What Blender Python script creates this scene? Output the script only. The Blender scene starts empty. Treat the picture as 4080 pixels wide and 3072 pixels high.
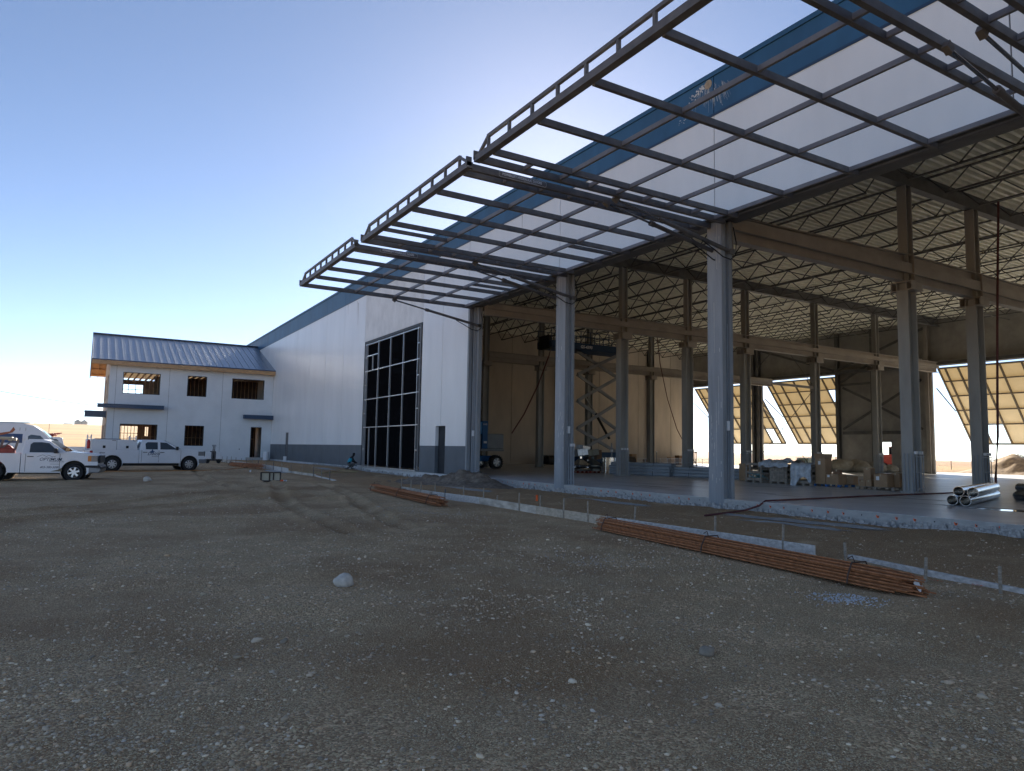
import bpy, bmesh, math, random
import numpy as np
from mathutils import Vector, Matrix
random.seed(7)
RNG = np.random.default_rng(7)
R = math.radians
SC = bpy.context.scene
COL = SC.collection

# ------------------------------------------------------------------ camera, sky, sun, exposure
EYE = Vector((-17.4, 0.0, 1.42))
YAW, PITCH, ROLL = R(30.977), R(5.15), R(1.0)
F0 = Vector((math.sin(YAW), math.cos(YAW), 0)); R0 = Vector((math.cos(YAW), -math.sin(YAW), 0)); U0 = Vector((0, 0, 1))
FW = F0 * math.cos(PITCH) + U0 * math.sin(PITCH); UP = U0 * math.cos(PITCH) - F0 * math.sin(PITCH)
RR = R0 * math.cos(ROLL) + UP * math.sin(ROLL); UR = UP * math.cos(ROLL) - R0 * math.sin(ROLL)
cam_d = bpy.data.cameras.new('camera'); cam = bpy.data.objects.new('camera', cam_d); COL.objects.link(cam)
cam_d.sensor_width = 36.0; cam_d.sensor_fit = 'HORIZONTAL'; cam_d.lens = 36.0 * 2840 / 4080
cam_d.clip_start = 0.1; cam_d.clip_end = 9000
cam.matrix_world = Matrix(((RR.x, UR.x, -FW.x, EYE.x), (RR.y, UR.y, -FW.y, EYE.y), (RR.z, UR.z, -FW.z, EYE.z), (0, 0, 0, 1)))
SC.camera = cam

SUN_AZ, SUN_EL = 34.5, 22.0          # degrees; azimuth from +Y towards +X
w = bpy.data.worlds.new('World'); SC.world = w; w.use_nodes = True
nt = w.node_tree
sky = nt.nodes.new('ShaderNodeTexSky'); sky.sky_type = 'NISHITA'; sky.sun_disc = False
sky.sun_elevation = R(SUN_EL); sky.sun_rotation = R(SUN_AZ)
sky.altitude = 900; sky.air_density = 0.5; sky.dust_density = 0.16; sky.ozone_density = 0.2
bg = nt.nodes['Background']; bg.inputs['Strength'].default_value = 0.058
nt.links.new(sky.outputs[0], bg.inputs['Color'])
sun_d = bpy.data.lights.new('sun', 'SUN'); sun = bpy.data.objects.new('sun', sun_d); COL.objects.link(sun)
sun_d.energy = 5.0; sun_d.angle = R(0.53); sun_d.color = (1.0, 0.90, 0.76)
sdir = Vector((math.sin(R(SUN_AZ)) * math.cos(R(SUN_EL)), math.cos(R(SUN_AZ)) * math.cos(R(SUN_EL)), math.sin(R(SUN_EL))))
sun.rotation_euler = (-sdir).to_track_quat('-Z', 'Y').to_euler()
vs = SC.view_settings; vs.view_transform = 'Standard'; vs.look = 'None'; vs.exposure = 1.95; vs.gamma = 1.0; vs.use_curve_mapping = False
cy = SC.cycles; cy.use_denoising = True; cy.max_bounces = 7; cy.diffuse_bounces = 5; cy.glossy_bounces = 3; cy.transmission_bounces = 4
cy.transparent_max_bounces = 6; cy.sample_clamp_indirect = 6.0; cy.caustics_reflective = False; cy.caustics_refractive = False

# ------------------------------------------------------------------ helpers
class MB:
    """collects shapes; build() links them as ONE mesh object"""
    def __init__(s): s.v = []; s.f = []
    def add(s, vs_, fs):
        b = len(s.v); s.v.extend([tuple(p) for p in vs_]); s.f.extend([tuple(i + b for i in q) for q in fs]); return s
    def box(s, x0, x1, y0, y1, z0, z1):
        return s.add([(x0, y0, z0), (x1, y0, z0), (x1, y1, z0), (x0, y1, z0), (x0, y0, z1), (x1, y0, z1), (x1, y1, z1), (x0, y1, z1)],
                     [(3, 2, 1, 0), (4, 5, 6, 7), (0, 1, 5, 4), (1, 2, 6, 5), (2, 3, 7, 6), (3, 0, 4, 7)])
    def bar(s, a, b, wd, hd, up=(0, 0, 1)):
        a, b = Vector(a), Vector(b); d = (b - a).normalized(); up = Vector(up)
        if abs(d.dot(up)) > 0.98: up = Vector((0, 1, 0)) if abs(d.y) < 0.9 else Vector((1, 0, 0))
        r = d.cross(up).normalized(); u = r.cross(d).normalized()
        p = []
        for q in (a, b):
            for i, j in ((-1, -1), (1, -1), (1, 1), (-1, 1)): p.append(q + r * (i * wd / 2) + u * (j * hd / 2))
        return s.add(p, [(0, 1, 2, 3), (7, 6, 5, 4), (1, 0, 4, 5), (2, 1, 5, 6), (3, 2, 6, 7), (0, 3, 7, 4)])
    def tube(s, a, b, r, n=10, r2=None, caps=True):
        a, b = Vector(a), Vector(b); d = (b - a).normalized(); r2 = r if r2 is None else r2
        up = Vector((0, 0, 1)) if abs(d.z) < 0.9 else Vector((1, 0, 0))
        e = d.cross(up).normalized(); g = d.cross(e)
        p = []; f = []
        for q, rr in ((a, r), (b, r2)):
            for i in range(n):
                t = 2 * math.pi * i / n; p.append(q + e * (rr * math.cos(t)) + g * (rr * math.sin(t)))
        for i in range(n): f.append((i, (i + 1) % n, n + (i + 1) % n, n + i))
        if caps: f.append(tuple(range(n))[::-1]); f.append(tuple(range(n, 2 * n)))
        return s.add(p, f)
    def ring(s, a, b, r, ri, n=20):
        """open pipe with wall thickness"""
        a, b = Vector(a), Vector(b); d = (b - a).normalized(); up = Vector((0, 0, 1)) if abs(d.z) < 0.9 else Vector((1, 0, 0))
        e = d.cross(up).normalized(); g = d.cross(e); p = []; f = []
        for q, rr in ((a, r), (b, r), (b, ri), (a, ri)):
            for i in range(n):
                t = 2 * math.pi * i / n; p.append(q + e * (rr * math.cos(t)) + g * (rr * math.sin(t)))
        for k in range(4):
            for i in range(n):
                j = (i + 1) % n; f.append((k * n + i, k * n + j, ((k + 1) % 4) * n + j, ((k + 1) % 4) * n + i))
        return s.add(p, f)
    def path(s, pts, r, n=8):
        pts = [Vector(p) for p in pts]; ring = []; P = []; f = []
        for i, q in enumerate(pts):
            d = (pts[min(i + 1, len(pts) - 1)] - pts[max(i - 1, 0)]).normalized()
            up = Vector((0, 0, 1)) if abs(d.z) < 0.95 else Vector((1, 0, 0))
            e = d.cross(up).normalized(); g = d.cross(e)
            for k in range(n):
                t = 2 * math.pi * k / n; P.append(q + e * (r * math.cos(t)) + g * (r * math.sin(t)))
        for i in range(len(pts) - 1):
            for k in range(n): f.append((i * n + k, i * n + (k + 1) % n, (i + 1) * n + (k + 1) % n, (i + 1) * n + k))
        f.append(tuple(range(n))[::-1]); f.append(tuple((len(pts) - 1) * n + k for k in range(n)))
        return s.add(P, f)
    def prism(s, prof, a, b, axis='y'):
        """closed polygon prof [(u,v)] extruded from a to b along axis ('y': u->x v->z; 'x': u->y v->z; 'z': u->x v->y)"""
        n = len(prof); p = []
        for t in (a, b):
            for u, v in prof: p.append({'y': (u, t, v), 'x': (t, u, v), 'z': (u, v, t)}[axis])
        f = [tuple(range(n)), tuple(range(2 * n - 1, n - 1, -1))]
        for i in range(n): f.append((i, n + i, n + (i + 1) % n, (i + 1) % n))
        return s.add(p, f)
    def ibeam(s, a, b, depth, width, tf=0.03, tw=0.02, up=(0, 0, 1)):
        a, b = Vector(a), Vector(b); d = (b - a).normalized(); up = Vector(up); r = d.cross(up).normalized(); u = r.cross(d).normalized()
        o = u * (depth / 2 - tf / 2)
        s.bar(a + o, b + o, width, tf, up); s.bar(a - o, b - o, width, tf, up); s.bar(a, b, tw, depth - 2 * tf, up); return s
    def disc(s, c, r, n=16, nrm=(0, 0, 1), jit=0):
        c = Vector(c); nrm = Vector(nrm).normalized(); up = Vector((0, 0, 1)) if abs(nrm.z) < 0.9 else Vector((1, 0, 0))
        e = nrm.cross(up).normalized(); g = nrm.cross(e)
        p = [c + e * (r * (1 + random.uniform(-jit, jit)) * math.cos(2 * math.pi * i / n)) + g * (r * (1 + random.uniform(-jit, jit)) * math.sin(2 * math.pi * i / n)) for i in range(n)]
        return s.add(p, [tuple(range(n))])
    def lathe(s, prof, c=(0, 0, 0), n=20, axis='z'):
        """prof [(r,h)] around axis through c"""
        p = []; f = []; m = len(prof)
        for r_, h in prof:
            for i in range(n):
                t = 2 * math.pi * i / n; ca, sa = r_ * math.cos(t), r_ * math.sin(t)
                q = {'z': (ca, sa, h), 'y': (ca, h, sa), 'x': (h, ca, sa)}[axis]
                p.append((q[0] + c[0], q[1] + c[1], q[2] + c[2]))
        for k in range(m - 1):
            for i in range(n): f.append((k * n + i, k * n + (i + 1) % n, (k + 1) * n + (i + 1) % n, (k + 1) * n + i))
        return s.add(p, f)
    def mesh(s, name):
        me = bpy.data.meshes.new(name); me.from_pydata(s.v, [], s.f); me.update(); return me
    def build(s, name, m, parent=None, smooth=False, bevel=0, fix=True, seg=2):
        me = s.mesh(name)
        if fix:
            bm = bmesh.new(); bm.from_mesh(me); bmesh.ops.recalc_face_normals(bm, faces=bm.faces); bm.to_mesh(me); bm.free()
        me.materials.append(m)
        if smooth:
            me.shade_smooth()
            if smooth != 'all': me.set_sharp_from_angle(angle=R(35))
        o = bpy.data.objects.new(name, me); COL.objects.link(o)
        if bevel:
            bv = o.modifiers.new('bevel', 'BEVEL'); bv.width = bevel; bv.segments = seg; bv.limit_method = 'ANGLE'; bv.angle_limit = R(40)
        if parent: attach(o, parent)
        return o

WORLD = {}
def attach(o, parent):
    o.parent = parent
    if parent.name in WORLD: o.matrix_parent_inverse = WORLD[parent.name].inverted()
    return o
def tag(o, label=None, cat=None, group=None, kind=None):
    if label: o['label'] = label
    if cat: o['category'] = cat
    if group: o['group'] = group
    if kind: o['kind'] = kind
    return o
def thing(name, label, cat, loc=(0, 0, 0), rz=0, group=None, world=True):
    """Empty at a thing's base. world=True: its parts are given in world coordinates; False: in local ones"""
    o = bpy.data.objects.new(name, None); COL.objects.link(o); o.empty_display_size = 0.3
    o.location = loc; o.rotation_euler = (0, 0, rz)
    if world: WORLD[o.name] = Matrix.Translation(Vector(loc)) @ Matrix.Rotation(rz, 4, 'Z')
    return tag(o, label, cat, group)
def copy_tree(o, parent=None):
    c = o.copy(); COL.objects.link(c); c.parent = parent
    for ch in list(o.children): copy_tree(ch, c)
    return c
def text(body, size, m, parent, mat4, name='lettering', shear=0.0, ext=0.0, bold=0.0, align='LEFT', sx=1.0):
    cu = bpy.data.curves.new('txt', 'FONT'); cu.body = body; cu.size = size; cu.shear = shear; cu.offset = bold; cu.extrude = ext; cu.align_x = align; cu.resolution_u = 3
    t = bpy.data.objects.new('txt', cu); COL.objects.link(t)
    dg = bpy.context.evaluated_depsgraph_get(); me = bpy.data.meshes.new_from_object(t.evaluated_get(dg))
    bpy.data.objects.remove(t); bpy.data.curves.remove(cu)
    me.materials.clear(); me.materials.append(m); me.transform(mat4 @ Matrix.Diagonal((sx, 1, 1, 1)))
    o = bpy.data.objects.new(name, me); COL.objects.link(o)
    if parent: attach(o, parent)
    return o
def frame4(o, x, y):
    """matrix that puts text's x along x, y along y, at o"""
    x = Vector(x).normalized(); y = Vector(y).normalized(); z = x.cross(y)
    return Matrix(((x.x, y.x, z.x, o[0]), (x.y, y.y, z.y, o[1]), (x.z, y.z, z.z, o[2]), (0, 0, 0, 1)))

# ------------------------------------------------------------------ materials
MATS = {}
def M(name, col=None, rough=0.6, metal=0.0, var=0.12, scale=2.0, bump=0.0, bscale=30.0, stretch=(1, 1, 1), spec=0.4, col2=None, cr=(0.35, 0.65), det=4):
    if name in MATS: return MATS[name]
    m = bpy.data.materials.new(name); m.use_nodes = True; MATS[name] = m
    nt = m.node_tree; b = nt.nodes['Principled BSDF']; L = nt.links.new
    b.inputs['Roughness'].default_value = rough; b.inputs['Metallic'].default_value = metal; b.inputs['Specular IOR Level'].default_value = spec
    tc = nt.nodes.new('ShaderNodeTexCoord'); mp = nt.nodes.new('ShaderNodeMapping'); mp.inputs['Scale'].default_value = stretch
    L(tc.outputs['Object'], mp.inputs['Vector'])
    c1 = tuple(c * (1 - var) for c in col); c2 = col2 or tuple(min(1, c * (1 + var)) for c in col)
    if var or col2:
        n = nt.nodes.new('ShaderNodeTexNoise'); n.inputs['Scale'].default_value = scale; n.inputs['Detail'].default_value = det; n.inputs['Roughness'].default_value = 0.6
        L(mp.outputs[0], n.inputs['Vector'])
        r = nt.nodes.new('ShaderNodeValToRGB'); r.color_ramp.elements[0].position = cr[0]; r.color_ramp.elements[1].position = cr[1]
        r.color_ramp.elements[0].color = (*c1, 1); r.color_ramp.elements[1].color = (*c2, 1)
        L(n.outputs['Fac'], r.inputs['Fac']); L(r.outputs['Color'], b.inputs['Base Color'])
    else: b.inputs['Base Color'].default_value = (*col, 1)
    if bump:
        n2 = nt.nodes.new('ShaderNodeTexNoise'); n2.inputs['Scale'].default_value = bscale; n2.inputs['Detail'].default_value = 3
        L(mp.outputs[0], n2.inputs['Vector']); bp = nt.nodes.new('ShaderNodeBump'); bp.inputs['Strength'].default_value = bump; bp.inputs['Distance'].default_value = 0.02
        L(n2.outputs['Fac'], bp.inputs['Height']); L(bp.outputs[0], b.inputs['Normal'])
    return m

white_wall = M('white_wall_paint', (0.80, 0.80, 0.795), 0.32, var=0.05, scale=0.55, bump=0.05, bscale=2.2, stretch=(1, 1, 0.3), spec=0.5, det=7)
grey_wall = M('grey_wainscot_paint', (0.115, 0.13, 0.145), 0.55, var=0.10, scale=0.8, bump=0.04, bscale=8)
blue_wall = M('blue_parapet_paint', (0.030, 0.105, 0.20), 0.5, var=0.14, scale=0.6, stretch=(1, 1, 0.4))
blue_trim = M('blue_trim_metal', (0.022, 0.052, 0.105), 0.4, var=0.06)
steel_grey = M('grey_painted_steel', (0.27, 0.285, 0.30), 0.45, var=0.22, scale=1.6, stretch=(1, 1, 0.12), bump=0.03, det=7)
steel_in = M('warm_grey_steel', (0.36, 0.345, 0.315), 0.55, var=0.14, scale=1.3, stretch=(1, 1, 0.25))
steel_dark = M('primer_steel', (0.12, 0.115, 0.11), 0.6, var=0.2, scale=1.5)
steel_brown = M('red_oxide_steel', (0.36, 0.32, 0.275), 0.6, var=0.12, scale=0.8)
joist_steel = M('joist_steel', (0.075, 0.07, 0.065), 0.6, var=0.15)
rod_steel = M('oily_steel_rod', (0.22, 0.22, 0.23), 0.25, 0.8, var=0.1)
frame_dark = M('door_frame_steel', (0.105, 0.103, 0.105), 0.5, var=0.22, scale=3)
girt_grey = M('door_girt_steel', (0.17, 0.175, 0.19), 0.45, var=0.12, scale=2)
deck_metal = M('galvanised_deck', (0.82, 0.79, 0.66), 0.5, 0.15, var=0.1, scale=1.5)
tan_wall = M('bare_concrete_wall', (0.52, 0.45, 0.37), 0.8, var=0.12, scale=0.6, bump=0.05, bscale=5, stretch=(1, 1, 0.3))
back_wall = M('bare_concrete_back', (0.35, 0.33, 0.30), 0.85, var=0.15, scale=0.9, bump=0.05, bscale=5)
pane_black = M('matte_black_pane', (0.006, 0.006, 0.007), 0.9, var=0.0, spec=0.0)
aluminium = M('mill_aluminium', (0.55, 0.56, 0.58), 0.35, 0.7, var=0.06)
galv = M('galvanised_steel', (0.56, 0.58, 0.60), 0.32, 0.85, var=0.15, scale=6)
chrome = M('bright_zinc', (0.78, 0.78, 0.78), 0.12, 0.95, var=0.06, scale=4)
rubber = M('black_rubber', (0.018, 0.018, 0.019), 0.8, var=0.2, scale=10)
black_pl = M('black_plastic', (0.014, 0.014, 0.016), 0.5, var=0.1)
wood_new = M('new_lumber', (0.46, 0.27, 0.13), 0.7, var=0.25, scale=3, stretch=(1, 1, 6))
wood_grey = M('weathered_wood', (0.27, 0.235, 0.195), 0.85, var=0.3, scale=5, stretch=(6, 1, 1), bump=0.1)
wood_form = M('form_lumber', (0.58, 0.50, 0.40), 0.8, var=0.28, scale=2.2, col2=(0.70, 0.63, 0.53), stretch=(3, 1, 3), bump=0.08)
rust = M('rusty_rebar', (0.40, 0.165, 0.07), 0.9, var=0.35, scale=9, bump=0.3, bscale=120)
card = M('cardboard', (0.36, 0.235, 0.135), 0.85, var=0.12, scale=2)
paper = M('white_label', (0.75, 0.75, 0.75), 0.7, var=0.04)
conduit = M('grey_conduit', (0.34, 0.36, 0.385), 0.5, var=0.1)
white_pl = M('white_plastic', (0.70, 0.71, 0.72), 0.45, var=0.06)
blue_paint = M('lift_blue_paint', (0.014, 0.115, 0.29), 0.4, var=0.08)
mach_grey = M('lift_grey_paint', (0.26, 0.27, 0.28), 0.5, var=0.1)
red_hose = M('red_hose', (0.13, 0.045, 0.045), 0.8, var=0.2, scale=6)
orange_pt = M('orange_marker_paint', (0.85, 0.14, 0.03), 0.7, var=0.15, scale=20)
mortar = M('white_mortar', (0.62, 0.60, 0.56), 0.9, var=0.12, scale=8)
glass_dark = M('tinted_glass', (0.012, 0.014, 0.018), 0.06, 0.0, var=0, spec=0.6)
# ------------------------------------------------------------------ ground and terrain
def vnoise(x, y, seed=0):
    xi = np.floor(x).astype(np.int64); yi = np.floor(y).astype(np.int64); xf = x - xi; yf = y - yi
    def h(a, b):
        n = (a * 374761393 + b * 668265263 + seed * 974634777) & 0x7fffffff; n = ((n ^ (n >> 13)) * 1274126177) & 0x7fffffff
        return ((n ^ (n >> 16)) & 0xffff) / 65535.0
    u = xf * xf * (3 - 2 * xf); v = yf * yf * (3 - 2 * yf)
    return (h(xi, yi) * (1 - u) + h(xi + 1, yi) * u) * (1 - v) + (h(xi, yi + 1) * (1 - u) + h(xi + 1, yi + 1) * u) * v
def sst(a, b, t): t = np.clip((t - a) / (b - a), 0, 1); return t * t * (3 - 2 * t)
RUTS = [((-22, 16.0), (-1, 37.0)), ((-22, 18.0), (-2, 39.5)), ((-24, 33.5), (-6, 34.5)), ((-24, 35.6), (-6, 36.2)), ((-10, 30), (-9.5, 62)), ((-11.9, 30), (-11.5, 62)),
        ((-11.2, 13.4), (-8.2, 33)), ((-12.9, 13.4), (-10.1, 33)), ((-20, 47), (-6, 58))]
MOUNDS = [(-11.6, 24.9, 1.1, 0.6, 0.22), (-10.3, 23.0, 1.0, 0.4, 0.13), (-13.9, 4.9, .7, .5, .05), (-15.2, 5.0, .5, .5, .06), (-10.2, 7.0, .8, .7, .05), (-15.5, 17.1, 0.9, 0.35, 0.07), (-9.0, 4.4, 0.9, 0.7, 0.06), (-13.2, 4.3, 1.1, 0.5, -0.07), (-6.8, 5.9, 8, 0.8, -0.03)]
def gz(x, y):
    x = np.asarray(x, float); y = np.asarray(y, float)
    z = -0.28 + 0.16 * sst(40, 60, y) * sst(-60, -4, -np.abs(x + 10) * 0 - 10 - np.abs(x) * 0)
    near = (1 - sst(60, 130, np.hypot(x + 17, y))) * (1 - 0.75 * sst(-9.6, -8.6, x) * (1 - sst(-6.3, -5.6, x)))
    z = z + near * (0.07 * (vnoise(x * 0.35, y * 0.35, 1) - .5) + 0.055 * (vnoise(x * 1.1, y * 1.1, 2) - .5) + 0.03 * (vnoise(x * 3.1, y * 3.1, 3) - .5) + 0.009 * (vnoise(x * 8, y * 8, 4) - .5))
    for (ax, ay), (bx, by) in RUTS:
        dx, dy = bx - ax, by - ay; l = math.hypot(dx, dy); t = ((x - ax) * dx + (y - ay) * dy) / l; d = ((x - ax) * dy - (y - ay) * dx) / l + 0.35 * np.sin(t * 0.22 + ax)
        on = sst(-0.5, 1.5, t) * (1 - sst(l - 1.5, l + .5, t))
        z = z - on * 0.075 * np.exp(-(d / 0.18) ** 2) + on * 0.045 * (np.exp(-((d - .33) / 0.12) ** 2) + np.exp(-((d + .33) / 0.12) ** 2))
        z = z + on * 0.016 * np.sin(t * 26) * np.exp(-(d / 0.15) ** 2)
    for mx, my, sx, sy, h in MOUNDS: z = z + h * np.exp(-((x - mx) / sx) ** 2 - ((y - my) / sy) ** 2)
    # far land: rises to a low hill on the left, falls gently away to the right
    d = np.hypot(x + 17.4, y); az = np.degrees(np.arctan2(x + 17.4, y))
    hill = np.interp(az, [-180, -60, -20, 0, 8, 30, 40, 47, 63, 90, 180], [4, 10, 27, 27, 26, 10, 6, 3.5, -4.5, -5, 4])
    z = z + hill * sst(110, 1300, d) - 10 * sst(1400, 3000, d)
    # the ground under the building stays below its floor
    inb = (x > 0.0) & (x < 52.6) & (y > -45) & (y < 100)
    return np.where(inb, np.minimum(z, -0.30), z)
def gzs(x, y): return float(gz(np.array([x]), np.array([y]))[0])

def graded(lo, hi, fine_lo, fine_hi, step, grow=1.16):
    a = list(np.arange(fine_lo, fine_hi, step)); s = step; p = fine_hi
    while p < hi: a.append(p); s *= grow; p += s
    a.append(hi); s = step; p = fine_lo
    while p > lo: s *= grow; p -= s; a.append(max(p, lo))
    return np.array(sorted(set(np.round(a, 4))))
gx = graded(-3500, 3500, -21.0, -3.0, 0.10, 1.10); gy = graded(-3500, 3500, 1.2, 24, 0.10, 1.055)
GX, GY = np.meshgrid(gx, gy, indexing='ij'); GZ = gz(GX, GY)
nx, ny = len(gx), len(gy)
ii = np.arange(nx * ny).reshape(nx, ny)
quads = np.stack([ii[:-1, :-1], ii[1:, :-1], ii[1:, 1:], ii[:-1, 1:]], -1).reshape(-1, 4)
def np_mesh(name, co, faces, k):
    me = bpy.data.meshes.new(name); me.vertices.add(len(co)); me.vertices.foreach_set('co', np.ascontiguousarray(co, np.float32).ravel())
    me.loops.add(len(faces) * k); me.loops.foreach_set('vertex_index', np.ascontiguousarray(faces, np.int32).ravel())
    me.polygons.add(len(faces)); me.polygons.foreach_set('loop_start', np.arange(0, len(faces) * k, k, dtype=np.int32)); me.polygons.foreach_set('loop_total', np.full(len(faces), k, np.int32))
    me.update(calc_edges=True); me.validate(); return me
me = np_mesh('ground', np.stack([GX.ravel(), GY.ravel(), GZ.ravel()], -1), quads, 4); me.shade_smooth()

def ground_material():
    m = bpy.data.materials.new('gravel_and_fields'); m.use_nodes = True; nt = m.node_tree; L = nt.links.new; N = nt.nodes.new
    b = nt.nodes['Principled BSDF']; b.inputs['Roughness'].default_value = 0.92; b.inputs['Specular IOR Level'].default_value = 0.25
    g = N('ShaderNodeNewGeometry'); sp = N('ShaderNodeSeparateXYZ'); L(g.outputs['Position'], sp.inputs[0])
    def noise(s, d=5, r=0.6, off=0):
        n = N('ShaderNodeTexNoise'); n.inputs['Scale'].default_value = s; n.inputs['Detail'].default_value = d; n.inputs['Roughness'].default_value = r
        mp = N('ShaderNodeMapping'); mp.inputs['Location'].default_value = (off, off * 1.7, 0); L(g.outputs['Position'], mp.inputs[0]); L(mp.outputs[0], n.inputs['Vector']); return n
    def ramp(src, stops):
        r = N('ShaderNodeValToRGB'); e = r.color_ramp.elements
        while len(e) < len(stops): e.new(0.5)
        for q, (p, c) in zip(e, stops): q.position = p; q.color = (*c, 1) if len(c) == 3 else c
        L(src, r.inputs[0]); return r
    def mix(f, a, c, bt='MIX'):
        x = N('ShaderNodeMix'); x.data_type = 'RGBA'; x.blend_type = bt
        if isinstance(f, float): x.inputs[0].default_value = f
        else: L(f, x.inputs[0])
        for k, v in ((6, a), (7, c)):
            if isinstance(v, tuple): x.inputs[k].default_value = (*v, 1)
            else: L(v, x.inputs[k])
        return x.outputs[2]
    def math_(op, a, c):
        x = N('ShaderNodeMath'); x.operation = op; x.use_clamp = op != 'ADD'
        for k, v in ((0, a), (1, c)):
            if isinstance(v, (int, float)): x.inputs[k].default_value = v
            else: L(v, x.inputs[k])
        return x.outputs[0]
    def mr(src, a, c):
        x = N('ShaderNodeMapRange'); x.interpolation_type = 'SMOOTHSTEP'; x.inputs[1].default_value = a; x.inputs[2].default_value = c; L(src, x.inputs[0]); return x.outputs[0]
    vo = N('ShaderNodeTexVoronoi'); vo.inputs['Scale'].default_value = 58; L(g.outputs['Position'], vo.inputs['Vector'])
    vo2 = N('ShaderNodeTexVoronoi'); vo2.inputs['Scale'].default_value = 130; L(g.outputs['Position'], vo2.inputs['Vector'])
    bw = N('ShaderNodeSeparateColor'); L(vo.outputs['Color'], bw.inputs[0]); bw2 = N('ShaderNodeSeparateColor'); L(vo2.outputs['Color'], bw2.inputs[0])
    peb = ramp(bw.outputs[0], [(0.0, (0.371, 0.239, 0.130)), (0.55, (0.594, 0.392, 0.219)), (0.85, (0.850, 0.646, 0.371)), (1.0, (1.000, 0.698, 0.419))])
    peb2 = ramp(bw2.outputs[0], [(0.0, (0.306, 0.193, 0.102)), (0.7, (0.568, 0.374, 0.204)), (1.0, (1.000, 0.842, 0.520))])
    n1 = noise(0.28, 6); n2 = noise(1.5, 5, off=5); n3 = noise(30, 4, 0.7); n4 = noise(0.9, 4, off=31)
    dirt = ramp(n3.outputs[0], [(0.3, (0.257, 0.149, 0.071)), (0.7, (0.485, 0.290, 0.142))])
    stony = mix(mr(n2.outputs[0], 0.42, 0.6), peb2.outputs[0], peb.outputs[0])
    dirtp = mix(mr(bw2.outputs[1], 0.45, 0.9), dirt.outputs[0], peb2.outputs[0]); gcol = mix(mr(n1.outputs[0], 0.36, 0.58), dirtp, stony)
    # darker, finer earth between the form boards and the slab
    strip = math_('MULTIPLY', mr(sp.outputs[0], -7.6, -6.2), mr(n4.outputs[0], 0.25, 0.5))
    gcol = mix(strip, gcol, dirtp)
    gcol = mix(mr(noise(0.45, 3, off=77).outputs[0], 0.60, 0.74), gcol, (0.670, 0.470, 0.276))
    # fields: stubble and bare earth in long strips
    st = N('ShaderNodeMapping'); st.inputs['Scale'].default_value = (0.0022, 0.016, 1); L(g.outputs['Position'], st.inputs[0])
    nf = N('ShaderNodeTexNoise'); nf.inputs['Scale'].default_value = 1.0; nf.inputs['Detail'].default_value = 5; L(st.outputs[0], nf.inputs['Vector'])
    fld = ramp(nf.outputs[0], [(0.38, (0.20, 0.115, 0.062)), (0.46, (0.36, 0.235, 0.10)), (0.55, (0.43, 0.29, 0.125)), (0.64, (0.25, 0.15, 0.085))])
    fld = mix(0.45, fld.outputs[0], mix(mr(noise(0.6, 5).outputs[0], .3, .7), (0.24, 0.155, 0.075), (0.42, 0.29, 0.14)))
    reddish = mix(0.7, fld, (0.27, 0.135, 0.075)); fld = mix(mr(sp.outputs[0], 80, 150), fld, reddish)
    far = math_('MAXIMUM', math_('MAXIMUM', mr(sp.outputs[1], 98, 104), mr(sp.outputs[0], 52, 62)), mr(math_('MULTIPLY', sp.outputs[0], -0.01), 0.28, 0.34))
    b_in = mix(far, gcol, fld); L(b_in, b.inputs['Base Color'])
    # fine relief
    h = math_('ADD', math_('MULTIPLY', math_('SUBTRACT', 1.0, vo.outputs['Distance']), 0.8), math_('MULTIPLY', n3.outputs[0], 0.5))
    bp = N('ShaderNodeBump'); bp.inputs['Strength'].default_value = 0.9; bp.inputs['Distance'].default_value = 0.035; L(h, bp.inputs['Height']); L(bp.outputs[0], b.inputs['Normal'])
    return m
GROUND = ground_material(); me.materials.append(GROUND)
ground = bpy.data.objects.new('ground', me); COL.objects.link(ground); tag(ground, kind='structure')

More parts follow.
